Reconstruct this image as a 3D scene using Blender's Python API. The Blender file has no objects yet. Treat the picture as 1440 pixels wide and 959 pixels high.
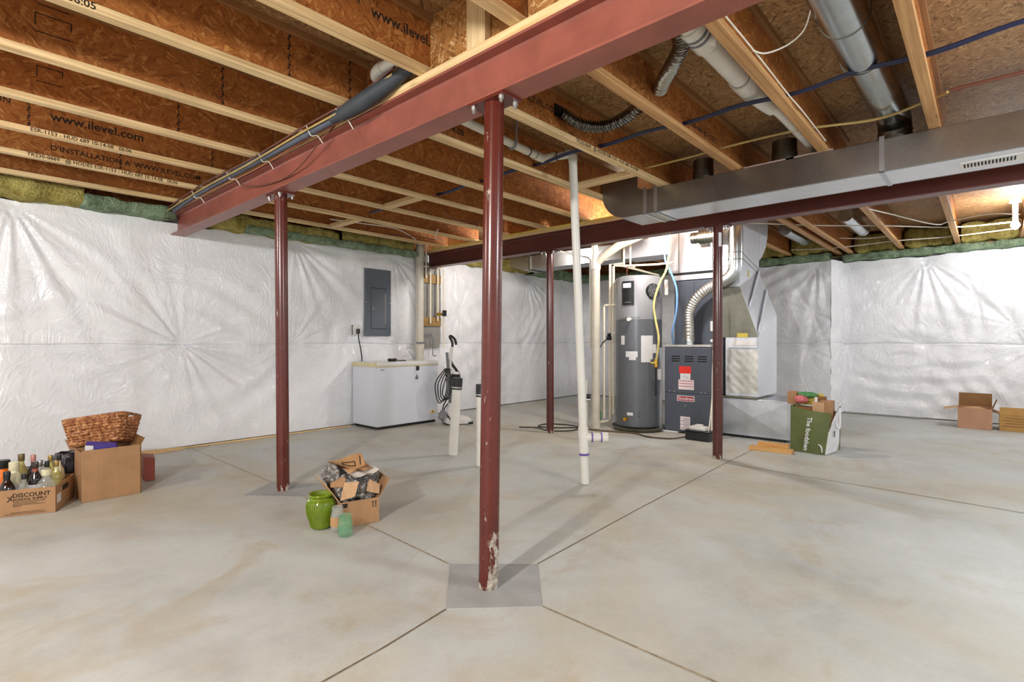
import bpy, bmesh, math, random
import numpy as np
from mathutils import Vector, Matrix
R = random.Random(7)
C = bpy.context.scene.collection
V = Vector
PI = math.pi

# ------------------------------------------------------------------ materials
def lin(c):
    return tuple(((x / 255) / 12.92 if x / 255 <= .04045 else ((x / 255 + .055) / 1.055) ** 2.4) for x in c)

class NT:
    def __init__(self, name):
        self.m = bpy.data.materials.new(name); self.m.use_nodes = True
        self.t = self.m.node_tree; self.n = self.t.nodes; self.l = self.t.links
        self.b = self.n['Principled BSDF']; self.out = self.n['Material Output']
        tc = self.n.new('ShaderNodeTexCoord'); self.obj = tc.outputs['Object']
    def new(self, k, **kw):
        n = self.n.new(k)
        for a, v in kw.items(): setattr(n, a, v)
        return n
    def link(self, a, b): self.l.new(a, b)
    def setv(self, sock, v):
        if hasattr(v, 'is_linked') or hasattr(v, 'links'): self.l.new(v, sock)
        else: sock.default_value = v
    def mapping(self, scale=(1, 1, 1), rot=(0, 0, 0), src=None, loc=(0, 0, 0)):
        mp = self.new('ShaderNodeMapping'); self.link(src or self.obj, mp.inputs[0])
        mp.inputs['Scale'].default_value = scale; mp.inputs['Rotation'].default_value = rot
        self.setv(mp.inputs['Location'], loc)
        return mp.outputs[0]
    def noise(self, scale=5, detail=4, rough=.6, src=None, dist=0):
        n = self.new('ShaderNodeTexNoise'); self.link(src or self.obj, n.inputs['Vector'])
        n.inputs['Scale'].default_value = scale; n.inputs['Detail'].default_value = detail
        n.inputs['Roughness'].default_value = rough; n.inputs['Distortion'].default_value = dist
        return n.outputs[0]
    def ramp(self, fac, stops):
        r = self.new('ShaderNodeValToRGB'); self.link(fac, r.inputs[0])
        e = r.color_ramp.elements
        while len(e) < len(stops): e.new(.5)
        for i, (p, c) in enumerate(stops):
            e[i].position = p
            e[i].color = (*c, 1) if hasattr(c, '__len__') else (c, c, c, 1)
        return r.outputs[0]
    def mix(self, fac, a, b, mode='MIX'):
        m = self.new('ShaderNodeMix', data_type='RGBA', blend_type=mode)
        self.setv(m.inputs[0], fac)
        for i, x in ((6, a), (7, b)):
            if isinstance(x, tuple): m.inputs[i].default_value = (*x, 1)
            else: self.link(x, m.inputs[i])
        return m.outputs[2]
    def math(self, op, a, b=0.0, clamp=False):
        m = self.new('ShaderNodeMath', operation=op, use_clamp=clamp)
        self.setv(m.inputs[0], a); self.setv(m.inputs[1], b)
        return m.outputs[0]
    def bump(self, h, strength=.3, dist=.01):
        b = self.new('ShaderNodeBump'); b.inputs['Strength'].default_value = strength
        b.inputs['Distance'].default_value = dist
        self.link(h, b.inputs['Height']); self.link(b.outputs[0], self.b.inputs['Normal'])
    def rnd(self):
        return self.new('ShaderNodeObjectInfo').outputs['Random']
    def set(self, col=None, rough=.5, metal=0.0, spec=None):
        if col is not None:
            if isinstance(col, tuple): self.b.inputs['Base Color'].default_value = (*col, 1)
            else: self.link(col, self.b.inputs['Base Color'])
        self.setv(self.b.inputs['Roughness'], rough); self.setv(self.b.inputs['Metallic'], metal)
        if spec is not None: self.b.inputs['Specular IOR Level'].default_value = spec
        return self.m

def simple(name, rgb, rough=.5, metal=0.0, var=.12, scale=8, bump=0, bscale=40, spec=None):
    t = NT(name); c = lin(rgb)
    d = tuple(max(0, x * (1 - var * 1.6)) for x in c); e = tuple(min(1, x * (1 + var)) for x in c)
    f = t.noise(scale, 4)
    col = t.ramp(f, [(.3, d), (.7, e)])
    if bump: t.bump(t.noise(bscale, 3), bump, .004)
    return t.set(col, rough, metal, spec)

def glass(name, rgb, rough=.03, ior=1.45):
    t = NT(name); t.b.inputs['Transmission Weight'].default_value = 1
    t.b.inputs['IOR'].default_value = ior
    f = t.noise(30, 2); c = lin(rgb)
    t.bump(f, .15, .003)
    return t.set(c, rough)

def osb(name, dark, mid, light, axis, contrast=1.0):
    # strand board: three turned layers of long flakes
    t = NT(name)
    off = t.math('MULTIPLY', t.rnd(), 37.0)
    cmb = t.new('ShaderNodeCombineXYZ')
    for i in range(3): t.link(off, cmb.inputs[i])
    base = t.mapping(loc=cmb.outputs[0])
    w = t.noise(4, 2, src=base)
    wv = t.new('ShaderNodeVectorMath', operation='ADD')
    sc = t.new('ShaderNodeVectorMath', operation='SCALE'); sc.inputs['Scale'].default_value = .10
    wc = t.new('ShaderNodeCombineXYZ')
    for i in range(3): t.link(w, wc.inputs[i])
    t.link(wc.outputs[0], sc.inputs[0]); t.link(base, wv.inputs[0]); t.link(sc.outputs[0], wv.inputs[1])
    base2 = wv.outputs[0]
    cols = []
    for ang, s in ((20, 1), (-38, 1.2), (75, .9)):
        rot = (0, math.radians(ang), 0) if axis == 'y' else (0, 0, math.radians(ang))
        if axis == 'x': rot = (math.radians(ang), 0, 0)
        scl = {'y': (11 * s, 11, 60 * s), 'z': (14 * s, 66 * s, 11), 'x': (11, 11 * s, 60 * s)}[axis]
        mp = t.mapping(scl, (0, 0, 0), t.mapping((1, 1, 1), rot, base2))
        vo = t.new('ShaderNodeTexVoronoi'); t.link(mp, vo.inputs['Vector']); vo.inputs['Scale'].default_value = 1
        sep = t.new('ShaderNodeSeparateColor'); t.link(vo.outputs['Color'], sep.inputs[0])
        cols.append((sep.outputs[0], vo.outputs['Distance']))
    sel = t.noise(16, 2, src=base2)
    m1 = t.ramp(sel, [(.46, 0.0), (.5, 1.0)])
    sel2 = t.noise(21, 2, src=t.mapping(loc=(5, 3, 1), src=base2))
    m2 = t.ramp(sel2, [(.52, 0.0), (.56, 1.0)])
    f = t.mix(m2, t.mix(m1, cols[0][0], cols[1][0]), cols[2][0])
    st = []
    for ang in (28, -34):
        rot = (0, math.radians(ang), 0) if axis == 'y' else (0, 0, math.radians(ang))
        if axis == 'x': rot = (math.radians(ang), 0, 0)
        scl = {'y': (14, 14, 110), 'z': (26, 120, 14), 'x': (14, 14, 110)}[axis]
        st.append(t.noise(1, 3, .6, src=t.mapping(scl, (0, 0, 0), t.mapping((1, 1, 1), rot, base2))))
    stn = t.ramp(t.mix(m1, st[0], st[1]), [(.3, 0.0), (.7, 1.0)])
    f = t.mix(.40, f, stn)
    fine = t.noise(160, 3, src=t.mapping((1, 1, 1), src=base2))
    col = t.ramp(f, [(.12, dark), (.42, mid), (.62, mid), (.9, light)])
    big = t.noise(1.7, 3, src=base)
    col = t.mix(1.0, col, t.ramp(fine, [(.25, .74), (.7, 1.1)]), 'MULTIPLY')
    col = t.mix(1.0, col, t.ramp(big, [(.3, .78), (.7, 1.12)]), 'MULTIPLY')
    d = t.mix(m2, t.mix(m1, cols[0][1], cols[1][1]), cols[2][1])
    t.bump(t.math('ADD', d, fine), .25, .004)
    return t.set(col, .62, spec=.3)

def lumber(name, a, b, axis):
    t = NT(name)
    off = t.math('MULTIPLY', t.rnd(), 23.0)
    cmb = t.new('ShaderNodeCombineXYZ')
    for i in range(3): t.link(off, cmb.inputs[i])
    base = t.mapping(loc=cmb.outputs[0])
    scl = {'x': (1.5, 60, 60), 'y': (60, 1.5, 60), 'z': (60, 60, 1.5)}[axis]
    f = t.noise(1, 4, src=t.mapping(scl, src=base))
    g = t.noise(2, 3, src=base)
    col = t.ramp(f, [(.3, a), (.62, b)])
    col = t.mix(1.0, col, t.ramp(g, [(.3, .82), (.7, 1.06)]), 'MULTIPLY')
    kn = t.new('ShaderNodeTexVoronoi'); kn.inputs['Scale'].default_value = 2.2
    t.link(t.mapping({'x': (1, 4, 4), 'y': (4, 1, 4), 'z': (4, 4, 1)}[axis], src=base), kn.inputs['Vector'])
    col = t.mix(t.ramp(kn.outputs['Distance'], [(.03, .6), (.09, 0.0)]), col, tuple(x * .35 for x in a))
    t.bump(f, .15, .002)
    return t.set(col, .6, spec=.3)

def galvanized(name, rgb, rough, bump=.08, dirt=0.0):
    t = NT(name); c = lin(rgb)
    vo = t.new('ShaderNodeTexVoronoi'); vo.inputs['Scale'].default_value = 45; t.link(t.obj, vo.inputs['Vector'])
    sep = t.new('ShaderNodeSeparateColor'); t.link(vo.outputs['Color'], sep.inputs[0])
    col = t.ramp(sep.outputs[0], [(0, tuple(x * .96 for x in c)), (1, tuple(min(1, x * 1.02) for x in c))])
    n = t.noise(2.2, 4)
    col = t.mix(1.0, col, t.ramp(n, [(.3, .8 - dirt), (.65, 1.05)]), 'MULTIPLY')
    rg = t.math('ADD', t.math('MULTIPLY', t.noise(3, 3), .25), rough - .12)
    t.bump(t.noise(3.5, 2), bump, .05)
    return t.set(col, rg, 1.0)

def cardboard(name, rgb):
    t = NT(name); c = lin(rgb)
    f = t.noise(1, 3, src=t.mapping((180, 180, 3)))
    g = t.noise(7, 4)
    col = t.ramp(g, [(.3, tuple(x * .86 for x in c)), (.7, tuple(min(1, x * 1.05) for x in c))])
    col = t.mix(1.0, col, t.ramp(f, [(.3, .93), (.7, 1.03)]), 'MULTIPLY')
    t.bump(f, .08, .002)
    return t.set(col, .75, spec=.2)

M = {}
M['osb_web'] = osb('strand board web', lin((134, 76, 32)), lin((170, 104, 50)), lin((208, 148, 84)), 'y')
M['osb_block'] = osb('strand board blocking', lin((120, 76, 36)), lin((176, 122, 66)), lin((232, 196, 138)), 'x')
M['osb_deck'] = osb('strand board deck', lin((106, 74, 44)), lin((160, 122, 80)), lin((194, 160, 114)), 'z')
M['lvl'] = lumber('laminated flange', lin((196, 160, 108)), lin((238, 210, 160)), 'x')
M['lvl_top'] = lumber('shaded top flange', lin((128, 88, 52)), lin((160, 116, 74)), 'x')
M['lvl_dark'] = lumber('darker flange', lin((168, 122, 76)), lin((206, 160, 108)), 'x')  # darker flange tone for the right-hand and far joists
M['pine_y'] = lumber('pine along beam', lin((206, 168, 112)), lin((240, 210, 160)), 'y')
M['pine_z'] = lumber('pine upright', lin((214, 176, 122)), lin((244, 216, 168)), 'z')
M['pine_x'] = lumber('pine offcut', lin((196, 142, 84)), lin((226, 178, 112)), 'y')

def red_steel(name, rgb, chip, gloss=.38):
    t = NT(name); c = lin(rgb)
    f = t.noise(5, 5, .65); g = t.noise(55, 4)
    col = t.ramp(f, [(.3, tuple(x * .78 for x in c)), (.7, tuple(min(1, x * 1.15) for x in c))])
    col = t.mix(t.ramp(g, [(.76, 0.0), (.86, .3)]), col, tuple(min(1, x * 2.2 + .08) for x in c))
    if chip:
        sep = t.new('ShaderNodeSeparateXYZ'); t.link(t.obj, sep.inputs[0])
        z = sep.outputs[2]
        low = t.math('MULTIPLY', t.math('SUBTRACT', chip, z), 2.6, True)
        base = t.math('MULTIPLY', t.math('SUBTRACT', .055, z), 30, True)
        n = t.noise(1, 5, .7, src=t.mapping((26, 26, 9)))
        side = t.new('ShaderNodeVectorMath', operation='DOT_PRODUCT'); t.link(t.new('ShaderNodeNewGeometry').outputs['Normal'], side.inputs[0])
        side.inputs[1].default_value = (.05, -1, 0)
        sd = t.math('MULTIPLY', t.math('ADD', side.outputs['Value'], -.35), 1.6, True)
        k = t.math('ADD', n, t.math('ADD', t.math('MULTIPLY', t.math('MULTIPLY', low, sd), .35), t.math('MULTIPLY', base, .14)))
        mask = t.ramp(k, [(.64, 0.0), (.70, 1.0)])
        col = t.mix(mask, col, t.ramp(t.noise(40, 3), [(.3, lin((110, 90, 78))), (.65, lin((205, 198, 186)))]))
    t.bump(g, .04, .003)
    return t.set(col, gloss, spec=.6)
M['beam_red'] = red_steel('red primed beam', (150, 85, 71), 0)
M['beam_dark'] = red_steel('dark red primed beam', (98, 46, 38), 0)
M['post_red'] = red_steel('red painted post', (94, 35, 26), .36, .24)
M['post_left'] = red_steel('brownish red painted post', (96, 38, 30), .09, .24)
M['post_dark'] = red_steel('dark red painted post', (84, 37, 31), .09, .2)

# vapour barrier sheet
t = NT('white poly sheet'); n1 = t.noise(3, 4, .6, dist=1.5); n2 = t.noise(2.2, 3)
col = t.ramp(n2, [(.3, lin((234, 235, 239))), (.7, lin((248, 249, 252)))])
w = t.noise(1, 3, .55, src=t.mapping((4, 4, 2.2)), dist=3.5)
t.bump(t.math('ADD', t.math('ABSOLUTE', t.math('SUBTRACT', w, .5)), t.math('MULTIPLY', n1, .25)), .32, .05)
M['poly'] = t.set(col, t.ramp(n1, [(.3, .17), (.7, .32)]), 0, .6)
# concrete floor
t = NT('concrete slab')
a = t.noise(.55, 6, .62, dist=.6); b = t.noise(2.3, 6, .65); c_ = t.noise(60, 3)
col = t.ramp(a, [(.3, lin((190, 182, 162))), (.42, lin((200, 198, 185))), (.54, lin((202, 206, 202))), (.72, lin((212, 217, 217)))])
col = t.mix(1.0, col, t.ramp(b, [(.28, .78), (.48, .96), (.72, 1.08)]), 'MULTIPLY')
col = t.mix(t.ramp(t.noise(1.3, 4, .7, dist=1.2), [(.52, 0.0), (.70, .6)]), col, lin((186, 172, 146)))
col = t.mix(1.0, col, t.ramp(c_, [(.3, .85), (.7, .91)]), 'MULTIPLY')
wc = t.new('ShaderNodeTexNoise'); t.link(t.mapping((1, 1, 1), loc=(3, 1, 0)), wc.inputs['Vector']); wc.inputs['Scale'].default_value = 24; wc.inputs['Detail'].default_value = 5
t.bump(t.math('ADD', t.math('MULTIPLY', b, .7), t.math('MULTIPLY', wc.outputs[0], .2)), .10, .02)
M['concrete'] = t.set(col, t.ramp(b, [(.3, .38), (.7, .58)]), 0, .4)
M['pad'] = simple('grey grout pad', (164, 167, 167), .7, var=.08, scale=9, bump=.15)
M['joint'] = simple('dark saw joint', (122, 108, 86), .9, var=.3, scale=20)
M['joint_light'] = simple('pale saw joint', (160, 148, 124), .9, var=.3, scale=20)
M['foundation'] = simple('foundation concrete', (150, 148, 144), .8)
M['duct'] = galvanized('galvanized duct', (168, 168, 166), .34, .05)
M['duct_bright'] = galvanized('bright galvanized duct', (206, 210, 216), .38, .10)
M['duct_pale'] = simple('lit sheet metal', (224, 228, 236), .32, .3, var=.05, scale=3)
M['duct_dark'] = galvanized('dull galvanized', (136, 136, 124), .4, .06, .2)
M['plenum'] = simple('plenum sheet metal', (196, 198, 202), .4, .3, var=.05, scale=3)
M['foil'] = galvanized('crinkled foil', (226, 224, 218), .38, .30)
M['hose'] = galvanized('foil hose', (150, 148, 142), .22, .5)
M['spiral'] = galvanized('round galvanized', (200, 206, 208), .24, .01)
M['pvc'] = simple('white pvc', (226, 224, 216), .32, var=.05, scale=6)
M['pvc_grey'] = simple('cream pvc', (206, 200, 184), .35, var=.08, scale=6)
M['cpvc'] = simple('cream cpvc', (238, 230, 206), .35, var=.06)
M['primer'] = simple('purple primer', (112, 84, 168), .5, var=.3, scale=30)
M['black_rubber'] = simple('black rubber', (34, 34, 36), .5)
M['black'] = simple('black plastic', (28, 29, 31), .35)
M['grey_tube'] = simple('grey foam tube', (84, 92, 104), .55, var=.15)
M['dark_tube'] = simple('dark foam tube', (54, 60, 66), .6, var=.15)
M['blue'] = simple('blue cable', (24, 34, 70), .4)
M['blue_hose'] = simple('pale blue tubing', (120, 168, 222), .35)
M['yellow_hose'] = simple('yellow gas tubing', (226, 212, 136), .35)
M['sealant'] = simple('duct sealant', (186, 160, 152), .7)
M['brass'] = simple('brass fitting', (214, 168, 60), .3, .9)
M['copper'] = simple('copper', (196, 128, 88), .3, .9)
M['nm_tan'] = simple('tan wire', (186, 160, 96), .5)
M['brown_cable'] = simple('brown cable', (92, 74, 58), .5)
M['nm_white'] = simple('white wire', (226, 220, 204), .5)
M['nm_yellow'] = simple('yellow wire', (222, 200, 84), .5)
M['nm_orange'] = simple('orange wire', (112, 66, 48), .5)
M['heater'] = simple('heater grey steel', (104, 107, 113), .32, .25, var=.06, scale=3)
M['heater_top'] = simple('heater top shell', (150, 152, 156), .35, .2, var=.05, scale=3)  # paler than the tank, painting a specular gradient into the colour
M['furnace'] = simple('furnace blue grey', (82, 88, 100), .38, .1, var=.06, scale=3)
M['furnace_side'] = simple('furnace side', (92, 98, 110), .4, .1, var=.06, scale=3)
M['slot'] = simple('slot shadow', (14, 14, 16), .7)
M['paper'] = simple('white label paper', (226, 226, 228), .6, var=.05, scale=30)
M['pink_paper'] = simple('pale pink label', (236, 222, 226), .6, var=.05)
M['red'] = simple('bright red', (226, 48, 34), .5, var=.05)
M['dark_red'] = simple('badge red', (176, 44, 58), .4, var=.05)
M['ink'] = simple('dark ink', (40, 30, 24), .8, var=.3, scale=60)
M['ink_stamp'] = simple('faded stamp ink', (46, 34, 24), .9, var=.5, scale=90)
M['screen'] = simple('lit screen', (206, 214, 224), .2, var=.02)
M['appliance'] = simple('white enamel', (222, 226, 236), .28, var=.02, scale=2)
M['appliance_lid'] = simple('yellowed lid edge', (226, 214, 168), .35, var=.08, scale=3)
M['appliance_top'] = simple('white lid', (232, 232, 232), .3, var=.03)
M['panel'] = simple('breaker panel grey', (92, 100, 110), .4, .15, var=.05, scale=4)
M['steel'] = simple('bolt steel', (196, 196, 192), .3, .8)
M['white_plastic'] = simple('white plastic', (232, 230, 226), .35, var=.04)
M['grey_plastic'] = simple('grey plastic', (120, 122, 126), .4)
M['wood_brace'] = lumber('plywood brace', lin((138, 108, 62)), lin((176, 142, 88)), 'x')
M['card'] = cardboard('brown cardboard', (178, 138, 101))
M['card_light'] = cardboard('pale cardboard', (204, 166, 128))
M['card_dark'] = cardboard('dark cardboard', (142, 104, 66))
M['card_pink'] = cardboard('pinkish cardboard', (190, 146, 118))
M['card_tan'] = cardboard('tan cardboard', (182, 140, 84))
M['kraft'] = simple('kraft paper', (196, 152, 106), .7, var=.1, bump=.3, bscale=14)
M['white_paper'] = simple('white wrap', (226, 220, 212), .55, var=.08, bump=.4, bscale=16)
M['bubble'] = galvanized('shiny packing film', (96, 94, 94), .2, .9)
t = NT('clear film')
vo = t.new('ShaderNodeTexVoronoi', feature='DISTANCE_TO_EDGE'); vo.inputs['Scale'].default_value = 26; t.link(t.mapping((1, 1, 1), (0, 0, 0)), vo.inputs['Vector'])
f = t.noise(18, 5, .7, dist=1.5); t.bump(t.math('ADD', vo.outputs['Distance'], f), .9, .02)
M['film'] = t.set(t.ramp(f, [(.36, lin((64, 58, 54))), (.52, lin((140, 136, 132))), (.64, lin((222, 220, 218)))]), .14, 0, .9)  # white patches in the colour paint highlights on the crinkles
M['green_glaze'] = simple('green glazed glass', (122, 148, 30), .12, var=.2, scale=4, spec=.8)
def thin_glass(name, rgb, alpha):
    t = NT(name); f = t.noise(30, 3); c = lin(rgb); t.bump(f, .2, .003)
    t.b.inputs['Alpha'].default_value = alpha
    return t.set(t.ramp(f, [(.3, tuple(x * .85 for x in c)), (.7, c)]), .06, 0, .9)
M['green_glass'] = thin_glass('green jar glass', (128, 190, 146), .30)
M['clear_glass'] = thin_glass('clear glass', (214, 216, 208), .28)
M['amber_glass'] = simple('dark brown glass', (44, 20, 16), .08, var=.3, spec=.8)
M['wine_glass'] = simple('dark wine glass', (34, 18, 24), .08, var=.3, spec=.8)
M['bag_green'] = simple('olive bag fabric', (98, 108, 60), .6, var=.12, scale=4, bump=.2, bscale=9)
M['bag_white'] = simple('white bag fabric', (230, 230, 232), .5, var=.04, bump=.2, bscale=9)
M['trash'] = simple('black bin liner', (44, 42, 52), .3, var=.3, bump=.8, bscale=18)
M['orange'] = simple('orange label', (236, 122, 30), .45)
M['purple'] = simple('violet carton', (84, 72, 168), .45, var=.06)
M['red_box'] = simple('brick red carton', (170, 82, 66), .6)
M['yellow_liq'] = simple('pale yellow bottle', (206, 196, 120), .12, var=.1, spec=.7)
M['cream_liq'] = simple('cream bottle', (222, 216, 180), .15, var=.08, spec=.7)
M['olive_cap'] = simple('olive cap', (112, 96, 58), .3, .4)
M['pink_cap'] = simple('rose cap', (196, 138, 128), .35, .2)
M['gold_cap'] = simple('gold cap', (170, 146, 84), .3, .6)
M['silver_cap'] = simple('silver cap', (164, 164, 170), .3, .7)
M['green'] = simple('green packet', (84, 150, 92), .5)
M['pink'] = simple('pink packet', (226, 120, 128), .5, var=.2)
M['yellow'] = simple('yellow packet', (214, 196, 84), .5)
t = NT('yellow insulation'); f = t.noise(9, 5, .7); t.bump(t.math('ADD', f, t.noise(50, 3)), 1.0, .04)
M['insul_y'] = t.set(t.ramp(f, [(.3, lin((132, 116, 56))), (.6, lin((198, 184, 110)))]), .95, 0, .05)
t = NT('green insulation'); f = t.noise(11, 5, .7); t.bump(t.math('ADD', f, t.noise(60, 3)), 1.0, .03)
M['insul_g'] = t.set(t.ramp(f, [(.3, lin((88, 106, 84))), (.6, lin((156, 178, 146)))]), .85, 0, .1)
t = NT('woven rush')
f = t.noise(45, 4)
M['rush'] = t.set(t.ramp(f, [(.34, lin((112, 64, 36))), (.5, lin((164, 106, 66))), (.68, lin((212, 162, 112)))]), .5, 0, .4)
t = NT('glowing bulb'); t.b.inputs['Emission Color'].default_value = (1, .97, .9, 1); t.b.inputs['Emission Strength'].default_value = 45
t.link(t.ramp(t.noise(5), [(0, (1, 1, 1)), (1, (1, .96, .9))]), t.b.inputs['Emission Color'])
M['bulb'] = t.set((1, 1, 1), .3)

# ------------------------------------------------------------------ mesh builder
class MB:
    def __init__(s): s.bm = bmesh.new(); s.keep_flat = True
    def _xf(s, vs, mtx):
        if mtx is not None: bmesh.ops.transform(s.bm, matrix=mtx, verts=vs)
    def box(s, x0, x1, y0, y1, z0, z1, bev=0, mtx=None, seg=1):
        g = bmesh.ops.create_cube(s.bm, size=1)['verts']
        for v in g:
            v.co = V(((x0 + x1) / 2 + v.co.x * (x1 - x0), (y0 + y1) / 2 + v.co.y * (y1 - y0), (z0 + z1) / 2 + v.co.z * (z1 - z0)))
        if bev:
            es = list({e for v in g for e in v.link_edges})
            r = bmesh.ops.bevel(s.bm, geom=es, offset=bev, segments=seg, affect='EDGES', profile=.6)
            g = list({v for f in r['faces'] for v in f.verts} | {v for v in g if v.is_valid})
        s._xf(g, mtx); return s
    def cone(s, p0, p1, r0, r1=None, seg=20, cap=True):
        p0, p1 = V(p0), V(p1); r1 = r0 if r1 is None else r1
        d = (p1 - p0).normalized(); q = d.to_track_quat('Z', 'Y').to_matrix()
        rings = []
        for p, r in ((p0, r0), (p1, r1)):
            rings.append([s.bm.verts.new(p + q @ V((r * math.cos(2 * PI * i / seg), r * math.sin(2 * PI * i / seg), 0))) for i in range(seg)])
        for i in range(seg):
            s.bm.faces.new((rings[0][i], rings[0][(i + 1) % seg], rings[1][(i + 1) % seg], rings[1][i]))
        if cap: s.bm.faces.new(rings[0][::-1]); s.bm.faces.new(rings[1])
        return s
    def ring(s, p0, p1, r_out, r_in, seg=24):
        p0, p1 = V(p0), V(p1); d = (p1 - p0).normalized(); q = d.to_track_quat('Z', 'Y').to_matrix()
        L = []
        for p, r in ((p0, r_out), (p1, r_out), (p1, r_in), (p0, r_in)):
            L.append([s.bm.verts.new(p + q @ V((r * math.cos(2 * PI * i / seg), r * math.sin(2 * PI * i / seg), 0))) for i in range(seg)])
        for k in range(4):
            a, b = L[k], L[(k + 1) % 4]
            for i in range(seg): s.bm.faces.new((a[i], a[(i + 1) % seg], b[(i + 1) % seg], b[i]))
        return s
    def tube(s, pts, r, seg=8, n=6, cap=True, smooth=True, prof=None):
        P = [V(p) for p in pts]
        if smooth and len(P) > 2:
            Q = []
            for i in range(len(P) - 1):
                p0 = P[max(i - 1, 0)]; p1 = P[i]; p2 = P[i + 1]; p3 = P[min(i + 2, len(P) - 1)]
                for k in range(n):
                    u = k / n
                    Q.append(.5 * ((2 * p1) + (p2 - p0) * u + (2 * p0 - 5 * p1 + 4 * p2 - p3) * u * u + (3 * p1 - p0 - 3 * p2 + p3) * u ** 3))
            Q.append(P[-1]); P = Q
        up = V((0, 0, 1)); rings = []; prev = None
        for i, p in enumerate(P):
            d = (P[min(i + 1, len(P) - 1)] - P[max(i - 1, 0)]).normalized()
            if prev is None:
                a = up if abs(d.z) < .9 else V((1, 0, 0))
                x = d.cross(a).normalized()
            else:
                x = (prev - d * prev.dot(d)).normalized()
            prev = x; y = d.cross(x)
            rr = r(i / (len(P) - 1)) if callable(r) else r
            rings.append([s.bm.verts.new(p + (x * math.cos(2 * PI * k / seg) + y * math.sin(2 * PI * k / seg)) * rr) for k in range(seg)])
        for a, b in zip(rings, rings[1:]):
            for k in range(seg): s.bm.faces.new((a[k], a[(k + 1) % seg], b[(k + 1) % seg], b[k]))
        if cap: s.bm.faces.new(rings[0][::-1]); s.bm.faces.new(rings[-1])
        return s
    def lathe(s, prof, c=(0, 0, 0), seg=28, cap=True, mtx=None):
        c = V(c); rings = []; vs = []
        for r, z in prof:
            rg = [s.bm.verts.new(c + V((r * math.cos(2 * PI * k / seg), r * math.sin(2 * PI * k / seg), z))) for k in range(seg)]
            rings.append(rg); vs += rg
        for a, b in zip(rings, rings[1:]):
            for k in range(seg): s.bm.faces.new((a[k], a[(k + 1) % seg], b[(k + 1) % seg], b[k]))
        if cap: s.bm.faces.new(rings[0][::-1]); s.bm.faces.new(rings[-1])
        s._xf(vs, mtx); return s
    def hull(s, a, b):
        # two matching closed outlines joined into a solid
        A = [s.bm.verts.new(V(p)) for p in a]; B = [s.bm.verts.new(V(p)) for p in b]; n = len(A)
        s.bm.faces.new(A[::-1]); s.bm.faces.new(B)
        for i in range(n): s.bm.faces.new((A[i], A[(i + 1) % n], B[(i + 1) % n], B[i]))
        return s
    def face(s, pts):
        s.bm.faces.new([s.bm.verts.new(V(p)) for p in pts]); return s
    def grid(s, fn, nu, nv):
        g = [[s.bm.verts.new(V(fn(i / nu, j / nv))) for j in range(nv + 1)] for i in range(nu + 1)]
        for i in range(nu):
            for j in range(nv): s.bm.faces.new((g[i][j], g[i + 1][j], g[i + 1][j + 1], g[i][j + 1]))
        return s
    def text(s, body, size, org, right, up, ext=.0004, align='LEFT', sx=1.0, bold=.018):
        cu = bpy.data.curves.new('lettering', 'FONT'); cu.body = body; cu.size = size; cu.align_x = align
        cu.align_y = 'CENTER'; cu.extrude = ext; cu.resolution_u = 2; cu.offset = size * bold
        o = bpy.data.objects.new('lettering', cu); C.objects.link(o)
        bpy.context.view_layer.update()
        me = bpy.data.meshes.new_from_object(o.evaluated_get(bpy.context.evaluated_depsgraph_get()))
        right = V(right).normalized(); up = V(up).normalized(); nr = right.cross(up); org = V(org)
        m = Matrix((right * sx, up, nr)).transposed().to_4x4(); m.translation = org
        me.transform(m); s.bm.from_mesh(me)
        bpy.data.objects.remove(o); bpy.data.curves.remove(cu); bpy.data.meshes.remove(me)
        return s

W = {}
def obj(name, mb, m, parent=None, origin=None, smooth=35):
    bmesh.ops.recalc_face_normals(mb.bm, faces=mb.bm.faces[:]) if not getattr(mb, 'open', False) else None
    me = bpy.data.meshes.new(name); mb.bm.to_mesh(me); mb.bm.free()
    o = bpy.data.objects.new(name, me); C.objects.link(o)
    me.materials.append(M[m] if isinstance(m, str) else m)
    if smooth:
        me.polygons.foreach_set('use_smooth', [True] * len(me.polygons))
        me.set_sharp_from_angle(angle=math.radians(smooth))
    if parent is not None:
        o.parent = parent; me.transform(W[parent].inverted()); W[o] = W[parent]
    else:
        if origin is None:
            co = [v.co for v in me.vertices]
            origin = V(((min(c.x for c in co) + max(c.x for c in co)) / 2, (min(c.y for c in co) + max(c.y for c in co)) / 2, min(c.z for c in co)))
        T = Matrix.Translation(V(origin)); me.transform(T.inverted()); o.location = V(origin); W[o] = T
    return o
def thing(name, label, cat, loc=(0, 0, 0), group=None):
    o = bpy.data.objects.new(name, None); C.objects.link(o); o.location = loc; o.empty_display_size = .1
    W[o] = Matrix.Translation(V(loc)); o['label'] = label; o['category'] = cat
    if group: o['group'] = group
    return o
def tag(o, label, cat, group=None, kind=None):
    o['label'] = label; o['category'] = cat
    if group: o['group'] = group
    if kind: o['kind'] = kind
    return o
def struct(name, mb, m, label=None, smooth=35):
    o = obj(name, mb, m, smooth=smooth); o['kind'] = 'structure'
    o['label'] = label or name.replace('_', ' ')
    o['category'] = name.split('_')[0]
    return o
def B(*a, **k): return MB().box(*a, **k)
def single(name, mb, m, label, cat, group=None, smooth=35):
    return tag(obj(name, mb, m, smooth=smooth), label, cat, group)

# ------------------------------------------------------------------ main dimensions
X1, X2 = 1.71, 4.975           # the two beams
YL, XR, XB = 6.2, 9.49, 9.03   # left wall face, right wall face, projecting part of right wall
ZB, ZBT, ZJ, ZD = 2.178, 2.386, 2.428, 2.73

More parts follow.
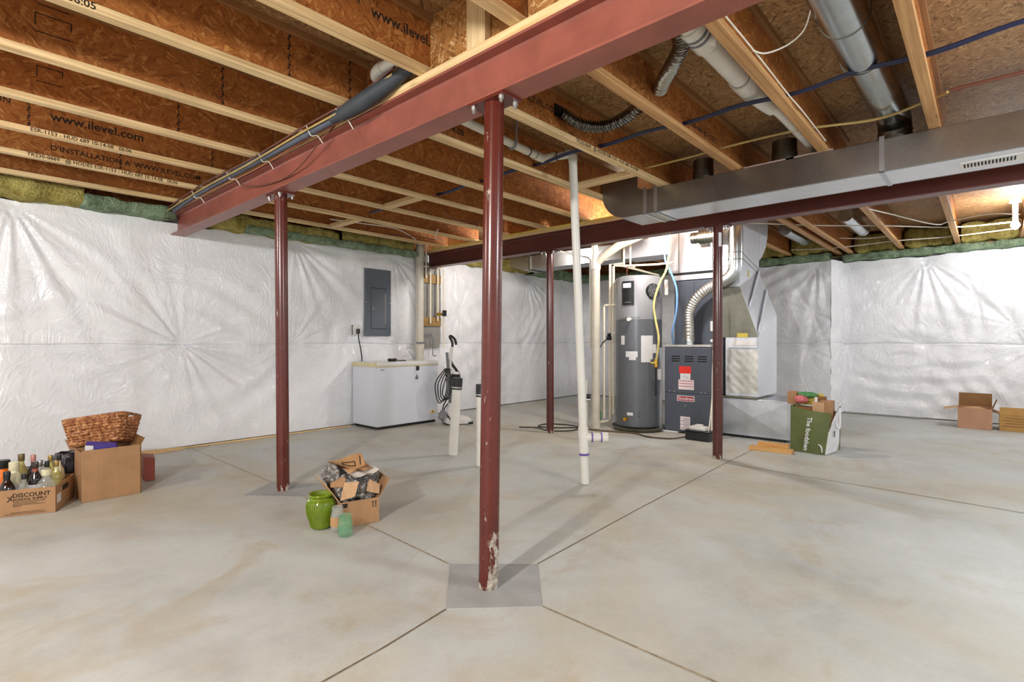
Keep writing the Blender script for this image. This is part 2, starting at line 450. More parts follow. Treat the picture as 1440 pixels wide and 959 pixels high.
# ------------------------------------------------------------------ floor
struct('floor', B(-4, 10.2, -4, 7.0, -.12, 0), 'concrete', 'pale mottled bare concrete basement floor')
def strip(name, pts, w, m, lab):
    mb = MB(); z = .0012
    for a, b in zip(pts, pts[1:]):
        a = V((*a, z)); b = V((*b, z)); d = (b - a).normalized(); n = V((-d.y, d.x, 0)) * w / 2
        mb.face([a - n, b - n, b + n, a + n])
    return struct(name, mb, m, lab, smooth=0)
strip('trim_1', [(2.012, 1.65), (3.1, 1.70), (4.80, 1.755), (8.9, 1.82)], .008, 'joint', 'saw-cut floor joint running from near post pad to the far post')
strip('trim_2', [(1.72, 1.976), (1.75, 2.6), (1.77, 3.58)], .010, 'joint_light', 'floor joint between the two posts of the near beam')
strip('trim_3', [(1.422, 1.65), (1.1, 1.61), (0.2, 1.55), (-2, 1.5)], .009, 'joint', 'floor joint running from near post pad towards lower left')
strip('trim_4', [(1.706, 1.372), (1.702, .70), (1.70, -2)], .010, 'joint_light', 'floor joint running from near post pad towards lower right')
strip('trim_5', [(4.80, 1.755), (4.74, .5), (4.69, -.17), (4.66, -2)], .009, 'joint', 'floor joint across the right side of the floor')
strip('trim_6', [(1.79, 4.14), (1.80, 6.08)], .007, 'joint_light', 'floor joint running from the left post pad to the left wall')
def pad(pts, name, lab):
    mb = MB(); mb.hull([(*p, -.02) for p in pts], [(*p, .0022) for p in pts]); return struct(name, mb, 'pad', lab, smooth=0)
pad([(1.422, 1.651), (1.706, 1.372), (2.012, 1.645), (1.72, 1.97)], 'floor_1', 'grey diamond of patched concrete under the near post')
pad([(1.50, 3.93), (1.79, 3.56), (2.10, 3.66), (1.80, 4.15)], 'floor_2', 'grey diamond of patched concrete under the left post')

# ------------------------------------------------------------------ walls covered in sheet
def wrinkle(U, Z, nails, seam=1.06, seed=0, top=2.33):
    rs = np.random.RandomState(seed); D = np.zeros_like(U)
    for (un, zn, rad, amp, k) in nails:
        du, dz = U - un, Z - zn; r = np.hypot(du, dz) + 1e-6; th = np.arctan2(dz, du)
        ph = rs.rand() * 6; ph2 = rs.rand() * 6
        rid = np.sin(k * th + ph + .8 * np.sin(3 * th + ph2)) * .6 + np.sin((k * 1.7) * th + ph2) * .4
        rid = np.sign(rid) * np.abs(rid) ** .8
        t0 = rs.rand() * PI if zn < 2 else -PI / 2
        rid = rid * (.3 + .9 * np.cos(th - t0) ** 2)
        D += 1.5 * amp * rid * np.exp(-r / rad) * np.clip(r / .10, 0, 1) * (.6 + .4 * np.sin(2 * th + ph2))
        D -= .028 * np.exp(-(r / .10) ** 2)
    sm = seam + .006 * np.sin(2.3 * U) + .004 * np.sin(7 * U)
    D -= .020 * np.exp(-((Z - sm) / .008) ** 2) + .008 * np.exp(-((Z - seam + .03) / .06) ** 2)
    D += .02 * np.sin(PI * np.clip((Z - seam) / (top - seam), 0, 1)) + .014 * np.sin(PI * np.clip(Z / seam, 0, 1))
    for i in range(16):
        a = rs.rand() * PI; fr = 3 + rs.rand() * 11
        cu, cz = rs.uniform(U.min(), U.max()), rs.uniform(.2, 2.2)
        win = np.exp(-(((U - cu) / rs.uniform(.35, 1.0)) ** 2 + ((Z - cz) / rs.uniform(.25, .7)) ** 2))
        D += .009 * win * np.sin(fr * 2.2 * ((U - cu) * math.cos(a) + (Z - cz) * math.sin(a)) + 2 * np.sin(3 * U + i))
    return D
def sheet(fn, u0, u1, res, nails, seed, topf, zlo=.012):
    nu = int(abs(u1 - u0) / res); nz = int(2.35 / res)
    us = np.linspace(u0, u1, nu + 1)
    zz = np.unique(np.concatenate([np.linspace(0, 1, nz + 1), (1.06 - zlo + np.linspace(-.03, .03, 13)) / (2.32 - zlo)])); tz = zz; nz = len(tz) - 1
    U, T = np.meshgrid(us, tz, indexing='ij')
    top = np.array([topf(u) for u in us])[:, None]
    Z = zlo + T * (top - zlo)
    D = wrinkle(U, Z, nails, seed=seed)
    co = fn(U, Z, D).reshape(-1, 3)
    me = bpy.data.meshes.new('sheet'); idx = np.arange((nu + 1) * (nz + 1)).reshape(nu + 1, nz + 1)
    f = np.stack([idx[:-1, :-1], idx[1:, :-1], idx[1:, 1:], idx[:-1, 1:]], -1).reshape(-1, 4)
    me.from_pydata([tuple(p) for p in co], [], [tuple(int(i) for i in q) for q in f])
    me.polygons.foreach_set('use_smooth', [True] * len(me.polygons))
    me.materials.append(M['poly']); me.update()
    return me
def wall_sheet(name, me, label):
    o = bpy.data.objects.new(name, me); C.objects.link(o); o['kind'] = 'structure'; o['label'] = label; o['category'] = 'wall'; return o
def lerp_top(pts):
    def f(u): return float(np.interp(u, [p[0] for p in pts], [p[1] for p in pts])) + .006 * math.sin(9 * u) + .004 * math.sin(23 * u)
    return f
nl = [(.467, 2.27, .95, .020, 17), (1.748, 1.07, .75, .019, 16), (2.923, 1.066, .45, .012, 15), (2.94, 2.285, .65, .017, 18), (7.24, 2.28, .55, .018, 22),
      (7.12, 1.06, .35, .008, 14), (5.6, 1.6, .35, .009, 12), (-.08, 1.08, .8, .018, 15), (4.35, 2.28, .6, .018, 17), (4.5, 1.06, .4, .014, 14), (8.4, 2.2, .5, .01, 15), (5.5, 2.3, .5, .008, 14)]
topL = lerp_top([(-1.2, 2.31), (.4, 2.31), (.9, 2.325), (1.4, 2.345), (1.6, 2.30), (2.0, 2.29), (2.2, 2.34), (3, 2.32), (4.4, 2.34), (4.7, 2.37), (5.6, 2.33), (7, 2.32), (9.03, 2.34)])
me = sheet(lambda U, Z, D: np.stack([U, YL - .02 - D, Z], -1), -1.4, 9.02, .018, nl, 3, topL)
wall_sheet('wall_left', me, 'wall wrapped in wrinkled shiny white plastic sheeting')
nr_ = [(.67, 2.26, .75, .020, 19), (.665, 1.04, .45, .012, 15), (1.6, 1.0, .4, .012, 14), (-.5, 2.1, .6, .018, 15), (-.5, 1.04, .45, .012, 15), (0.1, 1.7, .5, .014, 11), (-.25, 1.3, .4, .014, 12), (1.62, 2.25, .35, .01, 14)]
topR = lerp_top([(-2, 2.34), (.3, 2.335), (.67, 2.29), (1.1, 2.31), (1.66, 2.30)])
me = sheet(lambda U, Z, D: np.stack([XR - .02 - D, U, Z], -1), -2.0, 1.66, .02, nr_, 8, topR)
wall_sheet('wall_right', me, 'right wall wrapped in crinkled white plastic sheeting')
nb = [(1.9, 2.25, .5, .014, 15), (2.1, 1.04, .6, .014, 14), (3.2, 2.2, .5, .012, 14), (2.0, 1.55, .5, .013, 10)]
topB = lerp_top([(1.7, 2.315), (2.4, 2.29), (4, 2.31), (6.3, 2.32)])
me = sheet(lambda U, Z, D: np.stack([XB - D, U, Z], -1), 1.745, 6.2, .025, nb, 12, topB)
wall_sheet('wall_far', me, 'projecting right wall section behind the furnace under plastic sheeting')
me = sheet(lambda U, Z, D: np.stack([U, 1.745 - (U - XB) * .2 - D * .4 - .03 * np.sin(PI * np.clip((U - XB) / .46, 0, 1)), Z], -1), XB - .005, XR, .023, [], 14, lerp_top([(9, 2.315), (9.5, 2.30)]))
wall_sheet('wall_return', me, 'narrow bright plastic-covered return where the right wall steps back')
struct('wall_back', B(-1.4, 9.7, YL + .06, YL + .3, 0, 2.40), 'foundation', 'foundation concrete behind the plastic sheeting on the freezer wall')
struct('wall_side', B(XR + .05, XR + .3, -2, YL + .3, 0, 2.40), 'foundation', 'foundation concrete behind the plastic sheeting on the right')
# mud sills and rim boards
struct('trim_7', B(-1.4, 9.6, YL + .10, YL + .14, ZJ - .02, ZD), 'osb_web', 'rim board above the freezer wall')
struct('trim_8', B(XR + .12, XR + .16, -2, YL, ZJ - .02, ZD), 'osb_block', 'rim board above the right wall')
struct('trim_9', B(-1.4, 9.6, YL + .02, YL + .2, 2.40, ZJ - .005), 'pine_x', 'sill plate on the freezer wall')
struct('trim_10', B(XR + .02, XR + .2, -2, YL + .1, 2.40, ZJ - .005), 'pine_y', 'sill plate on the right wall')
struct('ceiling', B(-3.4, XR + .3, -1.2, YL + .3, ZD, ZD + .02), 'osb_deck', 'underside of strand board subfloor above the joists')
# thin wooden furring strip at the foot of the left wall
tr = MB(); tr.box(1.25, 3.64, 6.085, 6.105, .002, .018)
struct('baseboard_left', tr, 'pine_y', 'thin wooden strip along the foot of the left wall')
struct('baseboard_right', B(9.36, 9.39, .68, 1.62, .002, .02), 'foundation', 'thin grey strip along the foot of the right wall')
tr = MB(); tr.hull([(1.36, 6.02, .002), (1.50, 6.00, .002), (1.75, 6.06, .002), (1.75, 6.10, .002), (1.38, 6.10, .002)], [(1.36, 6.06, .03), (1.50, 6.05, .035), (1.75, 6.08, .02), (1.75, 6.10, .02), (1.38, 6.10, .035)])
single('wooden_wedge', tr, 'pine_y', 'small wedge of bare wood lying against the left wall behind the basket', 'wood offcut')

# ------------------------------------------------------------------ steel beams
def ibeam(name, xc, mat, label, y0, y1):
    t_ = thing(name, label, 'beam', (xc, (y0 + y1) / 2, ZB))
    hw = .065
    obj('bottom_flange', B(xc - hw, xc + hw, y0, y1, ZB, ZB + .012, .0015), mat, t_)
    obj('top_flange', B(xc - hw, xc + hw, y0, y1, ZBT - .012, ZBT, .0015), mat, t_)
    mb = MB()
    prof = [(-.004, ZB + .012)]
    mb.hull([(xc - .012, y0, ZB + .0119), (xc - .004, y0, ZB + .022), (xc - .004, y0, ZBT - .022), (xc - .012, y0, ZBT - .0119), (xc + .012, y0, ZBT - .0119), (xc + .004, y0, ZBT - .022), (xc + .004, y0, ZB + .022), (xc + .012, y0, ZB + .0119)],
            [(xc - .012, y1, ZB + .0119), (xc - .004, y1, ZB + .022), (xc - .004, y1, ZBT - .022), (xc - .012, y1, ZBT - .0119), (xc + .012, y1, ZBT - .0119), (xc + .004, y1, ZBT - .022), (xc + .004, y1, ZB + .022), (xc + .012, y1, ZB + .0119)])
    obj('web', mb, mat, t_)
    return t_
ibeam('steel_beam', X1, 'beam_red', 'red steel I-beam resting on the near and left posts', -1.6, 6.16)
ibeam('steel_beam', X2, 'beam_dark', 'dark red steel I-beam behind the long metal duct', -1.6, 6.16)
single('wood_plate', B(X1 - .066, X1 + .066, -1.6, 6.14, ZBT + .0005, ZJ - .001, .002), 'pine_y', 'pale lumber plate lying on top of the nearer red beam', 'lumber plate')
single('wood_plate', B(X2 - .066, X2 + .066, -1.6, 6.14, ZBT + .0005, ZJ - .001, .002), 'pine_y', 'lumber plate lying on top of the farther red beam', 'lumber plate')

# ------------------------------------------------------------------ posts
def post(base, top, mat, label, r=.0445, sticker=False):
    b = V((*base, .002)); tp = V((*top, ZB - .0125))
    t_ = thing('steel_post', label, 'post', b)
    obj('pipe', MB().cone(b, tp, r, seg=40), mat, t_)
    x, y = top
    obj('cap_plate', B(x - .062, x + .062, y - .11, y + .11, ZB - .0125, ZB - .0005, .001), mat, t_)
    for sx, sy in ((-1, -1), (1, -1), (-1, 1), (1, 1)):
        bx, by = x + sx * .045, y + sy * .085
        mb = MB(); mb.cone((bx, by, ZB - .028), (bx, by, ZB - .0125), .0125, seg=6); mb.cone((bx, by, ZB - .042), (bx, by, ZB - .028), .007, seg=10)
        obj('bolt', mb, 'steel', t_)
    if sticker:
        mb = MB(); d = V((-.95, -.42, 0)).normalized(); a0 = math.atan2(d.y, d.x)
        for k in range(5):
            a1 = a0 + .15 + .13 * k; a2 = a1 + .13
            mb.face([(b.x + math.cos(a1) * (r + .001), b.y + math.sin(a1) * (r + .001), 1.98), (b.x + math.cos(a2) * (r + .001), b.y + math.sin(a2) * (r + .001), 1.98),
                     (b.x + math.cos(a2) * (r + .001), b.y + math.sin(a2) * (r + .001), 2.11), (b.x + math.cos(a1) * (r + .001), b.y + math.sin(a1) * (r + .001), 2.11)])
        o = obj('paper_tag', mb, 'paper', t_); o['label'] = 'white printed tag'
post((1.677, 1.658), (1.708, 1.652), 'post_red', 'red steel post with scraped paint at its foot, nearest to the viewer')
post((1.752, 3.862), (1.735, 3.862), 'post_left', 'red steel post standing left of the green vase and packed box')
post((4.990, 3.895), (4.985, 3.895), 'post_dark', 'dark red steel post standing in the open beside the leaning white pipe')
post((4.960, 1.885), (4.968, 1.885), 'post_dark', 'dark red steel post with white tag in front of the furnace', sticker=True)

# ------------------------------------------------------------------ joists
ORD = ['first', 'second', 'third', 'fourth', 'fifth', 'sixth', 'seventh', 'eighth', 'ninth', 'tenth', 'eleventh', 'twelfth']
def joist(x0, x1, yc, label, group, m='lvl', texts=(), seams=()):
    t_ = thing('floor_joist', label, 'joist', ((x0 + x1) / 2, yc, ZJ), group)
    obj('bottom_flange', B(x0, x1, yc - .029, yc + .029, ZJ, ZJ + .034, .0015), m, t_)
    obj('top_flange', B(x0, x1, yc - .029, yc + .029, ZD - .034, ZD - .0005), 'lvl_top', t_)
    obj('web', B(x0 + .001, x1 - .001, yc - .005, yc + .005, ZJ + .0335, ZD - .0335), 'osb_web', t_)
    for x in seams:
        mb = MB()
        for k in range(14): mb.box(x + .004 * ((k * 7) % 3 - 1), x + .009 + .004 * ((k * 5) % 3 - 1), yc - .0058, yc - .0050, ZJ + .035 + k * .0165, ZJ + .049 + k * .0165)
        obj('web_seam', mb, 'ink_stamp', t_, smooth=0)
    for body, size, x, z, face in texts:
        mb = MB(); y = yc - .0052 if face == 'web' else yc - .0292
        if body == 'BOX':
            for a in ((x, x + size, z + .055, z + .060), (x, x + .005, z, z + .06), (x + size, x + size + .005, z + .02, z + .06), (x, x + size, z - .03, z - .025), (x + .01, x + size, z + .10, z + .105)): mb.box(a[0], a[1], y - .0004, y + .0004, a[2], a[3])
        else: mb.text(body, size, (x, y, z), (1, 0, 0), (0, 0, 1), .0003)
        obj('stamped_lettering', mb, 'ink_stamp', t_, smooth=0)
    return t_
zt, zf = 2.565, ZJ + .017
SEAM = {2.70: (1.25, 1.60), 3.31: (1.14,), 3.94: (1.09,), 4.54: (.42, 1.49), 5.15: (1.02, .1)}
ylist = [5.77, 5.15, 4.54, 3.94, 3.31, 2.70, 2.09, 1.47]
tx = {4.54: [('www.ilevel.com', .080, .53, 2.565, 'web'), ('ESR-1153 - HUD 689 10-14-08   06:06', .034, .43, zf, 'f'), ('INSTALLATION', .05, .0, 2.60, 'web')],
      5.15: [("D'INSTALLATION A' WWW.ILEVEL.COM", .056, .60, 2.53, 'web'), ('TR230-0669   @ HODES ESR-1153 - HUD 689 10-14-08   06:06', .036, .47, zf, 'f')],
      2.70: [('06:05', .042, .36, ZJ + .019, 'f')],
      2.09: [('www.ilevel.com', .074, 1.35, 2.605, 'web'), ('ON A', .06, 1.14, 2.63, 'web')],
      3.94: [('BOX', .11, .40, 2.58, 'web')],
      3.31: [('BOX', .13, .33, 2.58, 'web')],
      1.47: [('TR230-0669   HUD 689', .05, 1.3, 2.60, 'web')]}
for i, y in enumerate(ylist):
    joist(-3.2, X1 + .01, y, 'wooden I-joist left of the nearer red beam, %s out from the freezer wall' % ORD[i], 'I-joists left of the nearer beam', texts=tx.get(y, ()), seams=SEAM.get(y, ()))
ylist = [5.75, 5.12, 4.51, 3.91, 3.30, 2.69, 2.075, 1.455, .86, .25]
tx = {2.075: [('WWW.ILEVEL.COM', .055, 2.25, 2.58, 'web'), ('TR230-0669   @ HODES ESR-1153 - HUD 689 10-14-08', .036, 2.9, zf, 'f')], 2.69: [('HUD 689 10-14-08', .06, 2.0, 2.53, 'web')], 1.455: [('TR230-0669 @ HODES', .05, 3.3, 2.53, 'web')]}
for i, y in enumerate(ylist):
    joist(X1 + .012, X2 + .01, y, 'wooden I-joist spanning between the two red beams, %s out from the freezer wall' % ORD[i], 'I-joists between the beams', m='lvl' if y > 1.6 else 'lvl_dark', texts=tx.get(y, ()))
ylist = [4.85, 4.10, 3.3, 2.30, 1.70, 1.55, .93, .31, -.33]
for i, y in enumerate(ylist):
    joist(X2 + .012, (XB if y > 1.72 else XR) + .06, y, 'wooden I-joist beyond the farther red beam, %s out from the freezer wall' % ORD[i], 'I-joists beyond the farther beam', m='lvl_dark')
# blocking on the near beam, squash block, flat bridging blocks
single('blocking_panel', B(X1 - .018, X1 - .001, 1.502, 2.083, ZJ + .0005, ZD - .001), 'osb_block', 'strand board blocking panel standing on the nearer beam next to the upright stud', 'blocking')
single('blocking_panel', B(X1 - .018, X1 - .001, .895, 1.438, ZJ + .0005, ZD - .001), 'osb_block', 'strand board blocking panel on the nearer beam, at the top edge of the photo', 'blocking')
single('wood_stud', B(X1 - .060, X1 - .020, 1.655, 1.775, ZJ + .0005, ZD - .001, .002), 'pine_z', 'short pale upright stud standing on the nearer beam above the near post', 'stud')
for (x, y0, y1, lab) in ((3.79, 2.107, 2.658, 'short flat pine block bridging two joists beside the leaning pipe top'), (3.08, 3.942, 4.478, 'short flat pine block bridging two joists above the left post and breaker panel'), (3.18, 5.152, 5.718, 'short flat pine block bridging the last two joists before the freezer wall')):
    single('wood_block', B(x - .045, x + .045, y0, y1, ZJ + .002, ZJ + .04, .002), 'pine_y', lab, 'wood block')

# ------------------------------------------------------------------ insulation at the rim
def batt(x0, x1, y0, y1, z0, z1, m, label, seed, name='insulation_batt'):
    rs = random.Random(seed); mb = MB()
    L = max(x1 - x0, y1 - y0); alongx = (x1 - x0) > (y1 - y0); n = max(6, int(L / .05)); k = 10
    cx, cy, cz = (x0 + x1) / 2, (y0 + y1) / 2, (z0 + z1) / 2; hx, hy, hz = (x1 - x0) / 2, (y1 - y0) / 2, (z1 - z0) / 2
    ph = [rs.random() * 6 for _ in range(4)]
    def fn(u, v):
        a = 2 * PI * v; ca, sa = math.cos(a), math.sin(a)
        ca = math.copysign(abs(ca) ** .42, ca); sa = math.copysign(abs(sa) ** .42, sa)
        e = min(1, 14 * min(u, 1 - u) + .8)
        w = e * (1 + .10 * math.sin(14 * u * L + ph[0]) + .08 * math.sin(31 * u * L + ph[1] + 3 * v))
        if alongx: return (x0 + u * (x1 - x0), cy + hy * ca * w, cz + hz * sa * w)
        return (cx + hx * ca * w, y0 + u * (y1 - y0), cz + hz * sa * w)
    mb.grid(fn, n, 20)
    bmesh.ops.remove_doubles(mb.bm, verts=mb.bm.verts[:], dist=1e-5)
    bmesh.ops.holes_fill(mb.bm, edges=mb.bm.edges[:], sides=60)
    return single(name, mb, m, label, 'insulation', 'rim insulation')
batt(-1.3, .93, 5.98, 6.28, 2.31, 2.50, 'insul_y', 'yellow insulation batt tucked above the left wall at the left edge of the photo', 1)
batt(.90, 1.66, 5.99, 6.28, 2.31, 2.43, 'insul_g', 'green insulation batt above the plastic, left of the nearer beam end', 2)
batt(1.8, 3.45, 6.00, 6.29, 2.30, 2.48, 'insul_y', 'yellow insulation batt above the left wall just right of the nearer beam', 3)
batt(2.3, 4.65, 5.98, 6.1, 2.285, 2.37, 'insul_g', 'dark green insulation edge above the breaker panel', 4)
batt(3.5, 4.62, 6.02, 6.29, 2.34, 2.52, 'insul_y', 'yellow insulation batt hanging above the breaker panel', 5)
batt(5.2, 7.2, 6.02, 6.29, 2.30, 2.5, 'insul_y', 'yellow insulation batt above the wall left of the water heater', 6)
batt(7.2, 9.0, 5.95, 6.26, 2.28, 2.44, 'insul_g', 'green insulation batt above the wall corner behind the tall white pipes', 7)
batt(XB - .06, XB + .14, 1.75, 6.1, 2.30, 2.422, 'insul_g', 'green fuzzy insulation strip on top of the projecting wall section', 8)
batt(XR - .13, XR + .07, -1.9, 1.66, 2.315, 2.422, 'insul_g', 'green fuzzy insulation strip along the top of the right wall', 9)
for (ya, yb, xw, lab) in ((3.34, 4.06, XB, 'yellow insulation batt at the rim behind the furnace duct'), (2.35, 3.26, XB, 'yellow insulation batt at the rim just right of the duct drop'), (1.75, 2.26, XB, 'yellow insulation batt at the rim left of the doubled joists'),
                      (.97, 1.50, XR, 'yellow insulation batt at the rim right of the doubled joists'), (.36, .89, XR, 'yellow insulation batt at the rim, second from the glowing bulb'), (-.29, .27, XR, 'yellow insulation batt at the rim beside the glowing bulb')):
    batt(xw - .14, xw + .1, ya, yb, ZJ + .0, ZD - .03, 'insul_y', lab, int(ya * 100))

# ------------------------------------------------------------------ long supply trunk under the joists
DX0, DX1, DZ0, DZ1 = 4.20, 4.60, 2.213, 2.425
t_ = thing('supply_duct', 'long rectangular galvanized duct with elbow end hanging below the joists', 'duct', (4.4, .5, DZ0))
obj('trunk', B(DX0, DX1, -1.5, 2.235, DZ0, DZ1, .003), 'duct', t_)
a = [(2.235, DZ1), (2.235, DZ0), (2.47, DZ0)]
for k in range(9):
    th = math.radians(-90 + 10 * k + 5); a.append((2.42 + .25 * math.cos(th), DZ0 + .26 + .26 * math.sin(th)))
a += [(2.675, 2.52), (2.676, 2.60), (2.30, 2.60), (2.30, 2.45)]
mb = MB(); mb.hull([(DX0, y, z) for y, z in a], [(DX1, y, z) for y, z in a]); obj('elbow', mb, 'duct', t_)
for y in (2.23, 2.13, .52):
    mb = MB(); mb.box(DX0 - .006, DX0 - .0002, y - .014, y + .014, DZ0 - .006, DZ1 + .02); mb.box(DX0 - .006, DX1, y - .014, y + .014, DZ0 - .006, DZ0 - .0003)
    obj('joint_strip', mb, 'duct_bright', t_)
mb = MB(); mb.box(DX0 + .02, DX1 - .03, -1.4, 2.1, DZ0 - .0025, DZ0 - .0005); obj('bottom_reflection', mb, 'duct_pale', t_)  # pale sheet added to paint floor light reflecting off the underside
mb = MB()
for y, l in ((1.22, .35), (.95, .3)): mb.box(DX0 - .002, DX0 + .04, y - l / 2, y + l / 2, DZ1 + .0005, DZ1 + .010)
g_ = obj('sealant', mb, 'sealant', t_); g_['label'] = 'pinkish sealant smear'
gr = thing('vent_grille', 'white slotted register set in the underside of the long metal duct', 'vent', (4.40, -.1, DZ0 - .004))
obj('frame', B(4.31, 4.47, -.42, .135, DZ0 - .008, DZ0 - .003, .001), 'white_plastic', gr)
mb = MB()
for i in range(32):
    y = -.40 + i * .0165
    if abs(y + .14) < .014: continue
    mb.box(4.345, 4.435, y - .0045, y + .0045, DZ0 - .0092, DZ0 - .0082)
o = obj('slots', mb, 'slot', gr, smooth=0)
def collar(name, x, y, z0, z1, r, label, m='duct_dark'):
    t_ = thing(name, label, 'duct', (x, y, z0))
    obj('pipe', MB().cone((x, y, z0), (x, y, z1), r, seg=28), m, t_)
    for z in (z0 + .02, z0 + .06): obj('bead', MB().ring((x, y, z), (x, y, z + .012), r + .006, r - .002), m, t_)
collar('duct_takeoff', 4.32, 1.14, DZ1 + .0105, 2.60, .085, 'dull round takeoff rising from the duct behind the white drain pipe')
collar('duct_takeoff', 4.32, 1.76, DZ1 + .0105, 2.60, .08, 'dull round takeoff rising from the duct near its elbow end')
# big round duct in the right joist bay
t_ = thing('round_duct', 'large round galvanized duct running between joists down to the long duct', 'duct', (3.2, .46, 2.5))
obj('pipe', MB().cone((1.85, .50, 2.60), (3.30, .485, 2.60), .100, seg=40), 'spiral', t_)
obj('pipe', MB().cone((3.28, .485, 2.60), (4.22, .470, 2.60), .094, seg=40), 'spiral', t_)
for x in (2.3, 2.83, 3.28): obj('seam', MB().ring((x, .49, 2.60), (x + .006, .49, 2.60), .103, .09, seg=40), 'duct_dark', t_)
obj('elbow', MB().tube([(4.2, .47, 2.60), (4.30, .468, 2.585), (4.36, .467, 2.53), (4.375, .467, DZ1 + .012)], .0945, seg=32, n=8), 'duct_dark', t_)
for z in (2.44, 2.47, 2.50): obj('bead', MB().ring((4.375, .467, z), (4.375, .467, z + .01), .1, .09, seg=32), 'duct', t_)

single('round_duct', MB().cone((7.2, 1.24, 2.58), (8.35, 1.24, 2.58), .08, seg=28), 'spiral', 'round galvanized duct in the joist bay beyond the far beam, above the right wall', 'duct')
single('round_duct', MB().cone((7.6, 2.0, 2.58), (8.6, 2.0, 2.58), .08, seg=28), 'spiral', 'round galvanized duct in the joist bay just right of the return drop top', 'duct')

# ------------------------------------------------------------------ pipes above the near bay
t_ = thing('drain_pipe', 'thick white drain pipe running beside a joist above the right beam', 'pipe', (2.6, 1.05, 2.5))
obj('pipe', MB().cone((1.85, 1.05, 2.60), (3.28, 1.05, 2.60), .057, seg=32), 'pvc', t_)
for x0, x1, r in ((2.10, 2.16, .061), (2.40, 2.62, .067), (3.1, 3.30, .066)): obj('coupling', MB().cone((x0, 1.05, 2.60), (x1, 1.05, 2.60), r, seg=32), 'pvc', t_)
for x in (2.46, 2.50): obj('band', MB().ring((x, 1.05, 2.6), (x + .02, 1.05, 2.6), .0695, .06), 'grey_plastic', t_)
obj('elbow', MB().tube([(3.27, 1.05, 2.60), (3.36, 1.045, 2.595), (3.42, 1.02, 2.56), (3.5, .985, 2.53)], lambda u: .064 - .026 * u, seg=24, n=6), 'pvc', t_)
obj('branch', MB().tube([(3.48, .985, 2.53), (3.6, .965, 2.525), (4.45, .955, 2.52)], .03, seg=16, n=3), 'pvc', t_)
obj('tee', MB().cone((2.56, 1.05, 2.60), (2.56, .965, 2.555), .03, seg=18), 'pvc', t_)
for x in (2.63, 3.09): obj('seam', MB().ring((x, 1.05, 2.6), (x + .005, 1.05, 2.6), .0585, .05), 'ink', t_)

def corrugated(pts, r):
    return MB().tube(pts, lambda u: r * (1 + .16 * math.sin(u * 2 * PI * 38)), seg=20, n=70)
single('flexible_duct', corrugated([(2.72, 2.03, 2.56), (2.84, 1.96, 2.505), (2.93, 1.84, 2.49), (2.95, 1.68, 2.52), (2.90, 1.50, 2.57)], .036), 'hose', 'shiny corrugated foil hose curving out of a square hole in a joist', 'flexible hose')
single('flexible_duct', corrugated([(2.86, 1.42, 2.57), (2.74, 1.34, 2.55), (2.60, 1.22, 2.545), (2.48, 1.12, 2.56), (2.34, 1.09, 2.60)], .036), 'hose', 'shiny corrugated foil hose rising beside the thick white drain pipe', 'flexible hose')
single('joist_hole', B(2.69, 2.79, 2.0655, 2.0690, 2.55, 2.63), 'slot', 'dark square hole in the joist web behind the foil hose', 'hole')

t_ = thing('water_pipe', 'white pipe with two elbows running between joists to the leaning pipe', 'pipe', (2.4, 2.45, 2.5))
obj('pipe', MB().cone((1.60, 2.13, 2.535), (1.60, 2.37, 2.535), .030, seg=24), 'pvc', t_)
obj('elbow', MB().tube([(1.60, 2.36, 2.535), (1.60, 2.41, 2.53), (1.625, 2.45, 2.525), (1.70, 2.462, 2.52)], .034, seg=20), 'pvc', t_)
obj('pipe', MB().cone((1.68, 2.46, 2.52), (3.12, 2.575, 2.525), .029, seg=24), 'pvc_grey', t_)
obj('elbow', MB().tube([(3.09, 2.573, 2.525), (3.18, 2.578, 2.525), (3.225, 2.56, 2.525), (3.245, 2.48, 2.525)], .0345, seg=20), 'pvc_grey', t_)
obj('pipe', MB().cone((3.243, 2.50, 2.525), (3.29, 2.33, 2.525), .029, seg=24), 'pvc_grey', t_)
obj('hanger_strap', MB().tube([(2.82, 2.50, 2.70), (2.82, 2.505, 2.6), (2.82, 2.515, 2.5), (2.82, 2.56, 2.488), (2.82, 2.595, 2.53)], .008, seg=6), 'grey_plastic', t_)
for x, y in ((3.10, 2.574), (3.02, 2.568)): obj('glue_ring', MB().ring((x, y, 2.525), (x + .006, y, 2.525), .0352, .027), 'ink', t_)
obj('glue_ring', MB().ring((3.25, 2.47, 2.525), (3.252, 2.464, 2.525), .0352, .027), 'ink', t_)

t_ = thing('leaning_pipe', 'tall white pipe leaning from floor to joists with a side branch near its foot', 'pipe', (3.386, 2.302, 0))
p0, p1 = V((3.386, 2.302, .004)), V((3.282, 2.345, 2.50)); dd = p1 - p0
obj('pipe', MB().cone(p0, p1, .031, seg=28), 'pvc', t_)
obj('elbow', MB().tube([p0 + dd * .985, p0 + dd * 1.0, (3.277, 2.36, 2.53), (3.270, 2.39, 2.533)], .0345, seg=20), 'pvc_grey', t_)
obj('tee', MB().cone(p0 + dd * .095, p0 + dd * .175, .038, seg=28), 'pvc', t_)
ct = p0 + dd * .143; dr = V((.671, -.742, 0)); obj('tee_branch', MB().cone(ct, ct + dr * .17, .033, seg=24), 'pvc', t_)
obj('end_cap', MB().cone(ct + dr * .14, ct + dr * .185, .038, seg=24), 'pvc', t_)
obj('primer_ring', MB().ring(p0 + dd * .088, p0 + dd * .095, .0385, .028), 'primer', t_)
for q in (.06, .132): obj('primer_ring', MB().ring(ct + dr * q, ct + dr * (q + .009), .0385, .03), 'primer', t_)

